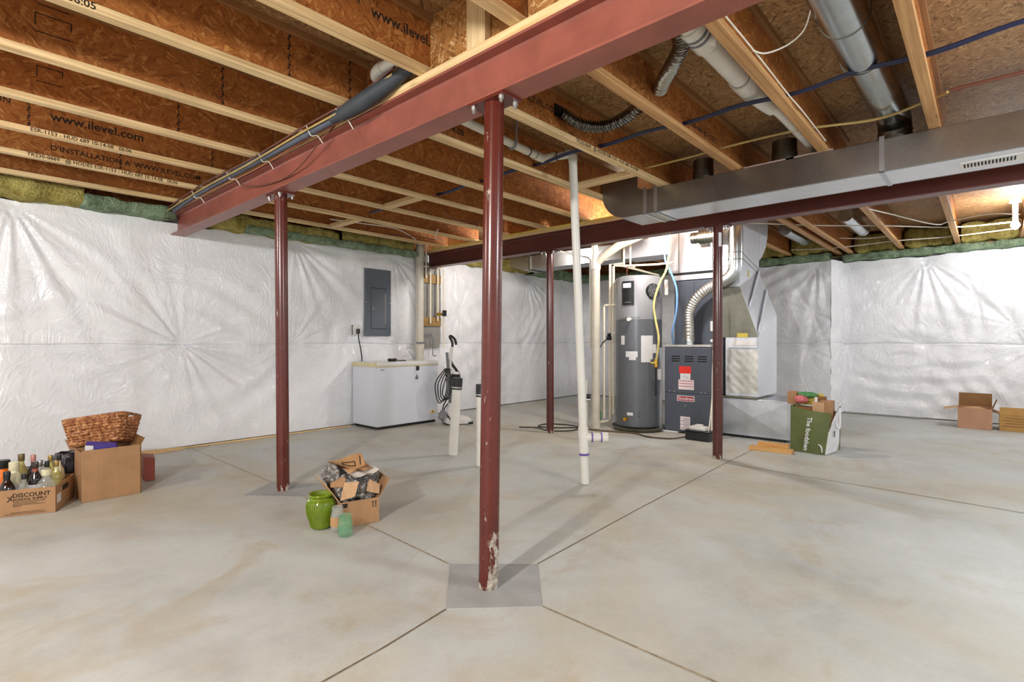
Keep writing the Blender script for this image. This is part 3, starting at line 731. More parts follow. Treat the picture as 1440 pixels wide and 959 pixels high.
# capped pipe stubs
def stub(base, top, lab, r=.045, cap=.11):
    t_ = thing('pipe_stub', lab, 'pipe', (base[0], base[1], 0)); b = V((*base, .004)); tp = V(top); d = tp - b
    obj('pipe', MB().cone(b, b + d * .88, r, seg=28), 'pvc', t_); L = d.length
    obj('rubber_cap', MB().cone(b + d * (1 - cap / L), tp, r + .005, seg=28), 'black_rubber', t_)
    obj('clamp', MB().ring(b + d * (1 - cap / L + .02), b + d * (1 - cap / L + .035), r + .008, r), 'steel', t_)
stub((3.396, 3.84), (3.41, 3.79, .745), 'white pipe stub with black rubber cap rising from the floor in front of the vacuum')
stub((3.262, 3.312), (3.262, 3.312, .72), 'white pipe stub with black cap mostly hidden behind the near post')

# foam insulated bundle along the near beam
t_ = thing('pipe_bundle', 'grey foam insulated tube bundle strapped along the nearer beam plate', 'pipe bundle', (1.58, 4, 2.40))
obj('foam_tube', MB().tube([(1.62, 5.95, 2.39), (1.585, 5.2, 2.395), (1.58, 4.2, 2.395), (1.585, 3.3, 2.395), (1.59, 2.75, 2.40), (1.60, 2.5, 2.43)], .024, seg=14, n=8), 'grey_tube', t_)
obj('thick_sleeve', MB().tube([(1.582, 2.85, 2.397), (1.585, 2.60, 2.40), (1.60, 2.35, 2.43), (1.64, 2.12, 2.49)], lambda u: .026 + .020 * math.sin(PI * min(1, u * 1.1)), seg=18, n=8), 'dark_tube', t_)
for k, (m, dx, dz) in enumerate((('nm_orange', -.025, .02), ('nm_tan', -.03, -.012), ('copper', .03, -.02), ('nm_white', .02, .012), ('black', -.015, .03))):
    obj('wire', MB().tube([(1.60 + dx, 5.98, 2.395 + dz), (1.575 + dx, 4.9, 2.40 + dz * 1.3), (1.585 + dx * 1.2, 4.0, 2.392 + dz), (1.58 + dx, 3.2, 2.405 + dz), (1.585 + dx, 2.6, 2.41 + dz), (1.61 + dx, 2.25, 2.47 + dz)], .006, seg=6), m, t_)
for y in (5.2, 4.4, 3.8, 3.1, 2.75): obj('tie_wire', MB().tube([(1.55, y, 2.42), (1.575, y - .01, 2.364), (1.61, y - .02, 2.37), (1.642, y - .03, 2.33 - .01 * (y % 1))], .0035, seg=5), 'nm_white', t_)
single('loose_wire', MB().tube([(1.57, 2.9, 2.39), (1.63, 2.9, 2.40), (1.635, 3.1, 2.34), (1.66, 3.4, 2.27), (1.69, 3.7, 2.255), (1.69, 4.0, 2.27), (1.67, 4.3, 2.31), (1.635, 4.4, 2.35)], .005, seg=6, n=8), 'nm_orange', 'reddish loose wire drooping across the face of the nearer red beam', 'wire')

# blue cable bundle
t_ = thing('blue_cable_bundle', 'dark blue cable bundle threaded across through the joists between the beams', 'cable', (3.2, 2, 2.49))
path = [(3.24 + .02 * math.sin(y * 2), y, 2.497 - .012 * math.cos((y - .25) * 2 * PI / .61)) for y in np.arange(-1.0, 5.3, .3)]
for k, (dx, dz, m, r) in enumerate(((0, 0, 'blue', .008), (.014, .004, 'blue', .007), (-.013, .004, 'blue', .007), (.003, .012, 'black', .006))):
    obj('cable', MB().tube([(x + dx + .004 * math.sin(7 * y + k), y, z + dz) for x, y, z in path], r, seg=8, n=4), m, t_)
single('tan_wire', MB().tube([(3.88, 2.6, 2.50), (3.90, 1.76, 2.505), (3.84, 1.40, 2.495), (3.87, .93, 2.50), (3.95, .52, 2.48), (3.90, .26, 2.50), (3.84, .17, 2.50)], .008, seg=8, n=8), 'nm_tan', 'tan electrical wire sagging between the joists near the long duct', 'wire')
single('orange_wire', MB().tube([(3.85, .16, 2.51), (3.835, -.14, 2.505), (3.83, -.9, 2.50)], .011, seg=8), 'nm_orange', 'reddish brown cable between joists at the right edge of the photo', 'wire')
single('white_wire', MB().tube([(2.60, .825, 2.47), (2.68, .79, 2.475), (2.78, .72, 2.53), (2.83, .66, 2.60), (2.84, .63, 2.70)], .004, seg=7, n=8), 'nm_white', 'loose white wire loop hanging between joists left of the large round duct', 'wire')
single('white_wire', MB().tube([(1.9, .826, 2.47), (2.6, .822, 2.472), (3.2, .824, 2.468), (3.35, .81, 2.45), (3.6, .822, 2.47), (4.1, .824, 2.466)], .004, seg=7, n=8), 'nm_white', 'white wire stapled along a joist flange behind the thick drain pipe', 'wire')
for k, (x, z, w) in enumerate(((4.90, 2.432, .01), (4.93, 2.435, .008), (4.96, 2.433, .009))):
    single('yellow_wire', MB().tube([(x, 6.0, z + .004), (x + .01, 5.2, z), (x - .008, 4.2, z), (x + .006, 3.2, z), (x, 2.8, z + .002)], w, seg=7), 'nm_yellow', 'yellow electrical cable on the farther beam plate, %s' % ('nearest the beam edge', 'middle of the three', 'farthest from the beam edge')[k], 'wire', 'yellow cables on the farther beam')
wl = [((3.0, 5.45, 2.46), (3.3, 5.3, 2.44), (3.7, 5.2, 2.43), (4.3, 5.6, 2.44)), ((3.9, 5.6, 2.45), (4.2, 5.35, 2.42), (4.5, 5.45, 2.44)), ((4.1, 4.9, 2.44), (4.3, 5.2, 2.42), (4.6, 5.4, 2.44)), ((3.6, 4.2, 2.45), (3.9, 4.35, 2.43), (4.2, 4.3, 2.45), (4.4, 4.6, 2.46))]
for k, p in enumerate(wl):
    single('white_wire', MB().tube(p, .006, seg=6, n=6), 'nm_white' if k % 2 == 0 else 'nm_orange', ('long white wire drooping under the last joists left of the far beam end', 'short reddish wire drooping near the riser pipe top', 'white wire loop hanging near the far beam end', 'reddish wire under the joists midway between the beams')[k], 'wire')
for k, p in enumerate((((6.3, .93, 2.44), (6.9, .80, 2.47), (7.5, .45, 2.40), (7.6, .31, 2.43), (7.5, .0, 2.44), (7.9, -.25, 2.47)), ((6.2, 2.2, 2.47), (7.0, 1.5, 2.46), (7.6, .93, 2.47), (8.2, .31, 2.46), (8.3, -.2, 2.46)), ((8.7, 2.2, 2.47), (8.75, 1.6, 2.44), (8.8, .95, 2.46), (8.85, .35, 2.45), (8.8, -.25, 2.46)), ((8.3, 1.5, 2.5), (8.4, 1.2, 2.47), (8.5, .93, 2.49)))):
    single('white_wire', MB().tube(p, .007, seg=6, n=6), 'nm_white', ('white wire running to the glowing bulb under the right joists', 'white wire crossing four joists beyond the farther beam', 'white wire running along the top of the right wall', 'short white wire loop beside the doubled joists')[k], 'wire')

# bulb
t_ = thing('bare_bulb', 'glowing bare bulb in a white holder at the right edge of the photo', 'light bulb', (8.40, -.23, 2.42))
obj('holder', MB().lathe([(.055, 2.729), (.055, 2.70), (.026, 2.69), (.024, 2.50), (.001, 2.50)], (8.40, -.23, 0)), 'white_plastic', t_)
obj('glass_globe', MB().lathe([(.012, 2.501), (.016, 2.49), (.030, 2.465), (.042, 2.435), (.028, 2.405), (.012, 2.39), (.002, 2.388)], (8.40, -.23, 0)), 'bulb', t_)

# ------------------------------------------------------------------ freezer, breaker panel, riser
t_ = thing('chest_freezer', 'white chest freezer with yellowed lid edge standing against the left wall', 'freezer', (4.17, 5.86, 0))
fx0, fx1, fy0, fy1 = 3.69, 4.66, 5.575, 6.13
obj('cabinet', B(fx0, fx1, fy0, fy1, .035, .775, .012, seg=3), 'appliance', t_)
obj('plinth', B(fx0 + .03, fx1 - .03, fy0 + .025, fy1 - .02, .001, .04), 'black', t_)
lid = obj('lid', B(fx0 - .008, fx1 + .004, fy0 - .012, fy1 + .003, .79, .835, .010, seg=3), 'appliance_top', t_)
obj('gasket', B(fx0, fx1, fy0 - .006, fy1, .775, .79), 'appliance_lid', t_)
obj('lid_edge', B(fx0 - .011, fx0 + .002, fy0 - .010, fy1, .793, .83, .002), 'appliance_lid', lid)
mb = MB(); mb.box(4.285, 4.325, fy0 - .022, fy0 - .001, .715, .775, .004); obj('lock', mb, 'black', t_)
mb = MB(); mb.box(4.275, 4.315, fy0 - .016, fy0 - .001, .60, .635, .004); mb.box(4.29, 4.30, fy0 - .014, fy0 - .001, .635, .66); obj('latch', mb, 'grey_plastic', t_)
mb = MB(); mb.box(4.52, 4.63, fy0 - .006, fy0 - .001, .125, .17, .002); obj('control_plate', mb, 'appliance_lid', t_)
for x in (4.555, 4.60): obj('control_knob', MB().cone((x, fy0 - .02, .147), (x, fy0 - .006, .147), .014, seg=16), 'brass' if x < 4.58 else 'white_plastic', t_)
obj('badge', B(3.74, 3.80, fy0 - .003, fy0 - .0005, .735, .745), 'grey_plastic', t_)
single('black_gadget', MB().box(3.98, 4.08, 5.70, 5.78, .836, .875, .015, seg=2).tube([(4.08, 5.74, .85), (4.15, 5.72, .84), (4.2, 5.78, .842), (4.25, 5.74, .842)], .007, seg=6), 'black', 'small black gadget with a short lead lying on the freezer lid', 'gadget')

t_ = thing('breaker_panel', 'grey metal electrical breaker panel mounted on the plastic-covered wall above the freezer', 'breaker panel', (4.08, 6.13, 1.167))
yw = 6.155
obj('cover', B(3.873, 4.288, yw - .018, yw, 1.167, 2.072, .003), 'panel', t_)
obj('back_box', B(3.89, 4.27, yw, yw + .02, 1.18, 2.06), 'panel', t_)
obj('door_gap', B(3.968, 4.207, yw - .0186, yw - .0181, 1.263, 1.817), 'slot', t_)
d_ = obj('door', B(3.975, 4.20, yw - .024, yw - .0182, 1.27, 1.81, .002), 'panel', t_)
obj('door_latch', B(3.99, 4.03, yw - .029, yw - .0242, 1.51, 1.56, .002), 'grey_plastic', d_)
obj('door_hinge', B(4.19, 4.197, yw - .027, yw - .0242, 1.33, 1.75), 'steel', d_)
for x in (3.89, 4.27):
    for z in (1.19, 1.62, 2.05): obj('screw', MB().cone((x, yw - .021, z), (x, yw - .018, z), .007, seg=10), 'steel', t_)
t_ = thing('wall_outlet', 'small grey wall outlet with a plug beside the breaker panel', 'outlet', (3.735, 6.15, 1.16))
obj('box', B(3.70, 3.775, 6.125, 6.17, 1.18, 1.31, .004), 'grey_plastic', t_)
obj('cover_plate', B(3.695, 3.78, 6.121, 6.125, 1.175, 1.315, .001), 'white_plastic', t_)
t_ = thing('power_cord', 'black freezer power cord hanging from the wall outlet', 'cord', (3.76, 6.1, .84))
obj('plug', B(3.735, 3.775, 6.085, 6.12, 1.195, 1.26, .005), 'black', t_)
obj('cable', MB().tube([(3.757, 6.10, 1.20), (3.76, 6.095, 1.12), (3.79, 6.10, 1.0), (3.82, 6.12, .88), (3.825, 6.137, .80)], .008, seg=8), 'black', t_)

t_ = thing('riser_pipe', 'thick cream vent pipe rising from behind the freezer to the joists', 'pipe', (4.73, 6.08, 0))
obj('pipe', MB().cone((4.735, 6.07, .004), (4.735, 6.07, 2.72), .056, seg=28), 'pvc_grey', t_)
for z in (.95, 2.30): obj('coupling', MB().cone((4.735, 6.07, z), (4.735, 6.07, z + .11), .063, seg=28), 'pvc_grey', t_)
obj('strap', B(4.62, 4.80, 6.005, 6.013, 1.06, 1.085), 'grey_plastic', t_)
for k, (x, z0, z1, lab) in enumerate(((4.865, 2.02, 2.62, 'thin cream pipe immediately right of the thick riser pipe'), (4.945, 1.36, 2.17, 'thin cream pipe crossing two plywood braces, left of the pair'), (5.085, 1.40, 2.17, 'thin cream pipe crossing two plywood braces, right of the pair'))):
    single('supply_pipe', MB().cone((x, 6.09, z0), (x, 6.09, z1), .013, seg=14), 'cpvc', lab, 'pipe')
single('supply_pipe', MB().tube([(4.80, 6.09, 2.19), (5.15, 6.09, 2.19), (5.2, 6.09, 2.17), (5.2, 6.09, 1.0)], .012, seg=12, smooth=False), 'cpvc', 'thin cream pipe turning down along the right edge of the plywood braces', 'pipe')
for z, lab in ((1.955, 'upper plywood brace beside the riser pipe'), (1.32, 'lower plywood brace beside the riser pipe')):
    single('plywood_brace', B(4.80, 5.17, 6.115, 6.14, z, z + .13, .002), 'wood_brace', lab, 'brace')
single('wall_patch', B(4.80, 5.17, 6.145, 6.155, 1.0, 2.26), 'foundation', 'bare concrete patch behind the plywood braces', 'wall patch')
t_ = thing('shutoff_valve', 'dark valve fitting on the pipes beside the plywood braces', 'valve', (5.12, 6.06, 1.5))
obj('body', MB().cone((5.06, 6.07, 1.50), (5.17, 6.07, 1.50), .022, seg=14), 'brass', t_); obj('handle', B(5.13, 5.21, 6.03, 6.045, 1.47, 1.56, .004), 'black', t_)
single('hook_cable', MB().tube([(4.86, 6.10, 1.18), (4.95, 6.10, 1.20), (5.0, 6.10, 1.10), (5.0, 6.10, .90), (5.06, 6.10, .88)], .008, seg=7), 'grey_plastic', 'grey hooked cable hanging on the wall just right of the riser pipe', 'cable')

# ------------------------------------------------------------------ vacuum
vx, vy = 4.70, 5.27; fd = V((.93, -.37, 0)); sd = V((.37, .93, 0)); up = V((0, 0, 1))
def vp(f, s, z): return V((vx, vy, 0)) + fd * f + sd * s + up * z
t_ = thing('upright_vacuum', 'white and black upright vacuum cleaner with wound cord standing right of the freezer', 'vacuum cleaner', (vx, vy, 0))
foot = []
for (w, z) in ((1, .012), (1, .06), (.8, .09)):
    foot.append([vp(f * (w if f > .0 else 1), s * w, z) for f, s in ((-.16, -.11), (.12, -.15), (.185, -.12), (.185, .12), (.12, .15), (-.16, .11))])
mb = MB(); mb.hull(foot[0], foot[1]); obj('floor_head', mb, 'white_plastic', t_)
mb = MB(); mb.hull([p + up * .001 for p in foot[1]], foot[2]); obj('head_cover', mb, 'white_plastic', t_)
mb = MB(); mb.hull([vp(.13, -.155, .004), vp(.205, -.13, .004), vp(.205, .13, .004), vp(.13, .155, .004)], [vp(.13, -.155, .03), vp(.205, -.13, .03), vp(.205, .13, .03), vp(.13, .155, .03)]); obj('bumper', mb, 'black', t_)
obj('motor_housing', MB().cone(vp(-.06, 0, .09), vp(-.03, 0, .27), .085, .07, seg=24), 'white_plastic', t_)
obj('dust_bin', MB().cone(vp(-.02, 0, .275), vp(-.0, 0, .58), .072, .078, seg=24), 'grey_plastic', t_)
obj('bin_top', MB().cone(vp(0, 0, .581), vp(.005, 0, .66), .08, .055, seg=24), 'black', t_)
obj('bin_lid', MB().cone(vp(.005, 0, .661), vp(.006, 0, .69), .058, .04, seg=24), 'white_plastic', t_)
obj('handle_stem', MB().tube([vp(-.05, 0, .30), vp(-.075, 0, .62), vp(-.06, 0, .9), vp(-.045, 0, 1.02)], .019, seg=12), 'white_plastic', t_)
obj('grip', MB().tube([vp(-.045, 0, 1.0), vp(-.04, 0, 1.08), vp(-.075, 0, 1.15), vp(-.055, 0, 1.165), vp(-.005, 0, 1.12), vp(.015, 0, 1.05)], .017, seg=12), 'black', t_)
obj('hose', MB().tube([vp(-.06, .03, .85), vp(-.02, .05, .78), vp(.04, .05, .70), vp(.075, .05, .62), vp(.08, .04, .35), vp(.06, .05, .2)], .02, seg=10), 'black', t_)
mb = MB(); mb.hull([vp(-.13, -.02, .95), vp(-.11, -.02, .70), vp(-.09, -.02, .70), vp(-.10, -.02, .95)], [vp(-.13, .02, .95), vp(-.11, .02, .70), vp(-.09, .02, .70), vp(-.10, .02, .95)]); obj('crevice_tool', mb, 'grey_plastic', t_)
obj('cord_hook', MB().cone(vp(-.13, 0, .72), vp(-.05, 0, .72), .012, seg=10), 'black', t_)
for k in range(4):
    a = -.10 - .02 * k
    obj('cord', MB().tube([vp(a, -.06, .74), vp(a - .08 - .02 * k, -.08, .55), vp(a - .10, -.07, .40 - .03 * k), vp(a - .02, -.06, .34), vp(a + .02, -.065, .5), vp(a, -.06, .74)], .008, seg=7), 'black', t_)
obj('cord', MB().tube([vp(-.12, -.06, .36), vp(-.2, -.1, .25), vp(-.23, -.14, .08), vp(-.18, -.16, .03), vp(-.1, -.17, .02), vp(-.14, -.12, .12), vp(-.19, -.1, .2), vp(-.13, -.08, .28)], .009, seg=7), 'black', t_)
obj('brush_tool', MB().box(-.04, .04, -.03, .03, -.06, .06, .01, mtx=Matrix.Translation(vp(-.22, -.12, .14)) @ Matrix.Rotation(.5, 4, 'Y')), 'grey_plastic', t_)

# ------------------------------------------------------------------ water heater
hc = V((5.965, 3.255, 0)); HR = .285; d0 = V((-.877, -.479, 0)); a0 = math.atan2(d0.y, d0.x)
def hp(lat, z, off=.0):   # point on the tank skin, lat = metres to the right seen from the room
    a = a0 + math.asin(max(-.99, min(.99, lat / HR)))
    return V((hc.x + (HR + off) * math.cos(a), hc.y + (HR + off) * math.sin(a), z))
def hpatch(l0, l1, z0, z1, off=.002, n=8, thick=True):
    mb = MB(); pts = [l0 + (l1 - l0) * i / n for i in range(n + 1)]
    for i in range(n):
        p, q = pts[i], pts[i + 1]
        mb.hull([hp(p, z0, -.004), hp(q, z0, -.004), hp(q, z1, -.004), hp(p, z1, -.004)], [hp(p, z0, off), hp(q, z0, off), hp(q, z1, off), hp(p, z1, off)])
    return mb
t_ = thing('water_heater', 'tall grey heat pump water heater standing between white pipes and the furnace', 'water heater', (hc.x, hc.y, 0))
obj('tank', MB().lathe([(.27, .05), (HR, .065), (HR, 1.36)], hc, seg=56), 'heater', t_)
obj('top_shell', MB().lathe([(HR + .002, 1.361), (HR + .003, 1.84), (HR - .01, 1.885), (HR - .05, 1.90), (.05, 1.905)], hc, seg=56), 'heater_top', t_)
obj('drain_pan', MB().lathe([(.31, .006), (.335, .05), (.33, .05), (.305, .012)], hc, seg=48), 'duct_dark', t_)
ds = obj('display', hpatch(-.185, -.05, 1.535, 1.825, .012), 'black', t_)
obj('screen', hpatch(-.175, -.085, 1.745, 1.80, .0135), 'screen', ds)
obj('badge', hpatch(-.155, -.085, 1.565, 1.572, .0135), 'grey_plastic', ds)
ctr = hp(.17, 1.70, 0); nrm = (ctr - V((hc.x, hc.y, 1.70))).normalized()
fn_ = obj('fan_grille', MB().cone(ctr - nrm * .015, ctr + nrm * .018, .098, .092, seg=36), 'black', t_)
for r in (.03, .055, .078): obj('ring', MB().ring(ctr + nrm * .018, ctr + nrm * .024, r, r - .006, seg=32), 'grey_plastic', fn_)
tq = nrm.to_track_quat('Z', 'Y').to_matrix()
for k in range(8):
    q = tq @ V((math.cos(k * PI / 4), math.sin(k * PI / 4), 0)); obj('spoke', MB().cone(ctr + nrm * .02 + q * .01, ctr + nrm * .02 + q * .09, .003, seg=6), 'grey_plastic', fn_)
for (l0, l1, z0, z1) in ((-.205, -.165, 1.055, 1.165), (-.15, -.01, .845 + .06, .975), (-.11, -.03, .87, .906), (.03, .165, .97, 1.165), (.165, .21, .955, 1.06), (.03, .165, .88, .972), (.03, .14, .845, .882)):
    o = obj('label', hpatch(l0, l1, z0, z1), 'paper', t_); o['label'] = 'white printed label'
obj('label', hpatch(-.135, -.065, .20, .235), 'paper', t_)
obj('element_cover', hpatch(-.125, -.045, 1.00, 1.13, .006), 'heater', t_); obj('element_cover', hpatch(-.125, -.045, .33, .50, .006), 'heater', t_)
obj('trim_strip', hpatch(-.20, .02, 1.385, 1.405, .010), 'heater_top', t_)
for l, z in ((-.14, .155), (-.10, 1.36)):
    p = hp(l, z); n_ = (p - V((hc.x, hc.y, z))).normalized(); obj('drain_valve', MB().cone(p - n_ * .01, p + n_ * .05, .022, seg=16), 'brass' if z < 1 else 'white_plastic', t_)
for z in (.19, .225): obj('screw_hole', hpatch(.0, .012, z, z + .012, .002, 2), 'slot', t_)

# heater plumbing
px = lambda *p: V(p)
single('hot_water_pipe', MB().tube([(5.92, 3.59, .16), (5.90, 3.575, .16), (5.90, 3.575, 2.06), (5.95, 3.40, 2.055), (6.05, 3.36, 2.05)], .016, seg=12, smooth=False), 'cpvc', 'cream water pipe down the left side of the heater, closer to the tank', 'pipe')
single('cold_water_pipe', MB().tube([(5.60, 3.66, .07), (5.90, 3.63, .07), (5.90, 3.625, .10), (5.90, 3.625, 2.09), (5.95, 3.45, 2.09)], .016, seg=12, smooth=False), 'cpvc', 'cream water pipe down the left side of the heater, farther from the tank', 'pipe')
single('relief_pipe', MB().tube([(5.84, 3.45, 1.56), (5.86, 3.68, 1.56), (5.86, 3.69, 1.54), (5.86, 3.69, .10)], .014, seg=12, smooth=False), 'cpvc', 'thin cream relief pipe, leftmost of the three beside the heater', 'pipe')
single('hot_water_pipe', MB().tube([(5.90, 3.565, 2.07), (5.95, 3.36, 2.05), (5.95, 3.36, 2.40)], .013, seg=12, smooth=False), 'cpvc', 'cream pipe rising above the heater to the joists, right of the pair', 'pipe')
single('cold_water_pipe', MB().tube([(5.93, 3.44, 2.07), (5.93, 3.44, 2.40)], .013, seg=12, smooth=False), 'cpvc', 'cream pipe rising above the heater to the joists, left of the pair', 'pipe')
single('cross_pipe', MB().tube([(5.95, 3.36, 2.055), (6.05, 3.05, 2.05), (6.10, 2.85, 2.06)], .012, seg=10, smooth=False), 'cpvc', 'cream pipe running across above the heater towards the furnace plenum', 'pipe')
single('cross_pipe', MB().tube([(5.93, 3.50, 2.07), (6.7, 3.35, 2.0)], .013, seg=10), 'cpvc', 'cream pipe running from the heater pipes back towards the far wall', 'pipe')
single('copper_wire', MB().tube([(5.95, 3.40, 2.05), (5.95, 3.41, 1.98), (5.99, 3.43, 1.91)], .006, seg=6), 'copper', 'short copper wire above the water heater', 'wire')
single('pipe_valve', MB().cone((5.88, 3.645, 1.18), (5.88, 3.61, 1.18), .022, seg=12).box(5.86, 5.90, 3.60, 3.66, 1.11, 1.16, .004), 'black', 'dark clamp on the cream pipes beside the heater', 'clamp')
mb = MB().tube([(5.90, 3.575, 1.19), (5.83, 3.48, 1.20), (5.78, 3.44, 1.19)], .016, seg=10); single('pipe_branch', mb, 'pvc', 'short white branch from the cream pipe to the heater', 'pipe')

t_ = thing('soil_pipe', 'thick white soil pipe with a wye fitting standing left of the water heater', 'pipe', (5.62, 3.66, 0))
sp = (5.625, 3.665)
obj('pipe', MB().cone((*sp, .004), (*sp, 2.10), .053, seg=28), 'pvc_grey', t_)
obj('cleanout', MB().cone((*sp, .004), (*sp, .10), .062, seg=28), 'pvc_grey', t_)
obj('wye', MB().cone((*sp, 2.0), (*sp, 2.18), .060, seg=28), 'pvc', t_)
obj('branch', MB().tube([(5.625, 3.665, 2.07), (5.64, 3.56, 2.16), (5.68, 3.35, 2.28), (5.74, 3.0, 2.40)], .052, seg=24, smooth=False), 'pvc_grey', t_)
obj('upper_pipe', MB().cone((*sp, 2.18), (5.62, 3.70, 2.44), .04, seg=20), 'pvc', t_)
single('vent_pipe', MB().tube([(5.70, 4.45, 2.36), (5.66, 3.80, 2.165), (5.655, 3.765, 2.13), (5.655, 3.765, 1.4), (5.66, 3.77, 1.0)], .013, seg=12, smooth=False), 'pvc', 'thin white pipe sloping down from the joists to run beside the soil pipe', 'pipe')
t_ = thing('sump_pipe', 'short thin white pipe with black valve standing behind the leaning pipe', 'pipe', (5.6, 3.8, 0))
obj('pipe', MB().cone((5.62, 3.80, .004), (5.62, 3.80, .60), .021, seg=16), 'pvc', t_); obj('valve', MB().cone((5.58, 3.77, .40), (5.60, 3.73, .40), .03, seg=12), 'black', t_); obj('valve', MB().cone((5.58, 3.77, .36), (5.60, 3.73, .36), .022, seg=12), 'steel', t_)
t_ = thing('spray_bottle', 'small green and white bottle standing on the floor between soil pipe and heater', 'bottle', (5.86, 3.78, 0))
obj('body', MB().lathe([(.03, .004), (.033, .02), (.033, .17), (.02, .2), (.013, .21)], (5.85, 3.765, 0), seg=18), 'green', t_); obj('cap', MB().lathe([(.015, .211), (.018, .22), (.012, .33)], (5.85, 3.765, 0), seg=14), 'white_plastic', t_)
single('floor_cable', MB().tube([(5.5, 3.85, .012), (5.45, 3.6, .012), (5.52, 3.35, .012), (5.58, 3.1, .012), (5.48, 2.85, .012), (5.56, 2.62, .012), (5.72, 2.50, .03)], .009, seg=8, n=8), 'brown_cable', 'brown cable lying on the floor in front of the water heater', 'cable')
single('coiled_cable', MB().tube([(5.55, 3.75, .012), (5.4, 3.9, .012), (5.25, 4.05, .012), (5.2, 4.25, .014), (5.4, 4.3, .014), (5.55, 4.1, .012), (5.45, 3.8, .022), (5.22, 3.75, .014), (5.05, 3.95, .012), (5.12, 4.2, .012), (5.0, 4.4, .012)], .008, seg=8, n=8), 'black', 'thin dark cable looped on the floor around the base of the white pipes', 'cable')
single('black_wire', MB().tube([(5.66, 3.62, 1.03), (5.72, 3.66, 1.02), (5.80, 3.67, 1.08), (5.86, 3.66, 1.12)], .007, seg=7), 'black', 'short black wire loop between the soil pipe and the cream pipes', 'wire')
single('gas_hose', MB().tube([(5.86, 2.78, 2.40), (5.88, 2.80, 2.20), (5.86, 2.83, 1.95), (5.82, 2.90, 1.78), (5.79, 2.955, 1.55), (5.78, 2.93, 1.35), (5.76, 2.88, 1.15), (5.775, 2.90, .98), (5.79, 2.93, .86)], .0125, seg=12, n=8), 'yellow_hose', 'yellow flexible gas hose hanging in front of the heater and crossing the blue tube', 'hose')
t_ = thing('gas_valve', 'brass gas valve with black iron pipe between heater and furnace', 'valve', (5.82, 2.95, .6))
obj('body', MB().cone((5.79, 2.93, .79), (5.79, 2.93, .88), .022, seg=14), 'brass', t_); obj('handle', B(5.755, 5.775, 2.915, 2.985, .83, .85, .004), 'nm_yellow', t_); obj('iron_pipe', MB().cone((5.79, 2.93, .45), (5.79, 2.93, .79), .013, seg=12), 'black', t_)
single('blue_tube', MB().tube([(5.90, 2.83, 2.40), (5.90, 2.87, 2.22), (5.88, 2.85, 2.05), (5.90, 2.78, 1.88), (5.92, 2.73, 1.70), (5.91, 2.73, 1.45), (5.93, 2.79, 1.2), (6.03, 2.82, 1.06)], .0115, seg=12, n=8), 'blue_hose', 'pale blue tube hanging down to the furnace top beside the yellow hose', 'tube')
single('white_conduit', MB().cone((6.0, 2.90, 1.66), (6.0, 2.90, 1.84), .022, seg=16), 'pvc', 'short white capped tube right of the heater fan', 'tube')
single('conduit_strip', MB().box(5.955, 5.975, 2.94, 2.975, .01, 1.02, .003), 'duct_bright', 'thin vertical metal conduit in the gap between heater and furnace', 'conduit')
single('switch_box', MB().box(5.92, 5.954, 2.935, 2.985, .63, .76, .004), 'paper', 'small white switch box in the gap between heater and furnace', 'switch')

# ------------------------------------------------------------------ furnace
FX, FY0, FY1 = 6.0, 2.35, 2.925
t_ = thing('gas_furnace', 'dark blue-grey gas furnace with red tag and badge standing right of the water heater', 'furnace', (6.3, 2.63, 0))
obj('cabinet', B(FX + .012, FX + .74, FY0, FY1, .02, 1.03, .004), 'furnace_side', t_)
for (z0, z1) in ((.03, .475), (.482, 1.022)):
    p_ = obj('front_panel', B(FX, FX + .0119, FY0 + .004, FY1 - .004, z0, z1, .004), 'furnace', t_)
    if z0 > .4:
        for y in (2.78, 2.615, 2.455):
            for k in range(3): obj('louver', B(FX - .003, FX - .0003, y - .052, y + .052, .855 + k * .028, .868 + k * .028, .001), 'slot', p_)
        def lab(m, y0, y1, z0_, z1_, name='label'): return obj(name, B(FX - .0016, FX - .0003, y0, y1, z0_, z1_), m, p_)
        lab('red', 2.590, 2.735, .715, .80)['label'] = 'bright red tag'; lab('paper', 2.598, 2.722, .642, .714)
        lab('pink_paper', 2.555, 2.745, .525, .641)
        mb = MB()
        for z in (.56, .592, .622): mb.box(FX - .0024, FX - .0018, 2.562, 2.738, z, z + .007)
        obj('print_lines', mb, 'dark_red', p_)
        mb = MB(); mb.tube([(FX - .0022, 2.69, .67), (FX - .0022, 2.665, .69), (FX - .0022, 2.64, .665), (FX - .0022, 2.62, .685)], .002, seg=5); obj('print_lines', mb, 'grey_plastic', p_)
        for y in (2.86, 2.80, 2.47, 2.42): obj('screw', MB().cone((FX - .005, y, .497), (FX, y, .497), .006, seg=10), 'steel', p_)
    else:
        bd = obj('badge', B(FX - .004, FX - .0004, 2.548, 2.762, .385, .452, .003, seg=2), 'paper', p_)
        obj('badge_face', B(FX - .0052, FX - .0041, 2.556, 2.754, .392, .445, .001), 'dark_red', bd)
        mb = MB(); mb.text('Goodman', .047, (FX - .0056, 2.655, .418), (0, -1, 0), (0, 0, 1), .0004, 'CENTER'); obj('lettering', mb, 'paper', bd, smooth=0)
        obj('knob', MB().cone((FX - .012, 2.655, .335), (FX, 2.655, .335), .013, seg=14), 'grey_plastic', p_)
        obj('label', B(FX - .0016, FX - .0003, 2.602, 2.722, .05, .205), 'pink_paper', p_)
        mb = MB()
        for k in range(6): mb.box(FX - .0024, FX - .0018, 2.612, 2.712 - .03 * (k % 2), .065 + k * .022, .070 + k * .022)
        obj('print_lines', mb, 'ink', p_)
for y0, y1, z, m in ((2.75, 2.98, .0185, 'paper'), (2.4, 2.6, .0185, 'black')): obj('shim', B(FX - .01, FX + .12, y0, y1, .002, z, .002), m, t_)
obj('top_flashing', B(FX + .002, FX + .36, FY0 + .01, FY1 - .01, 1.031, 1.055, .002), 'foil', t_)
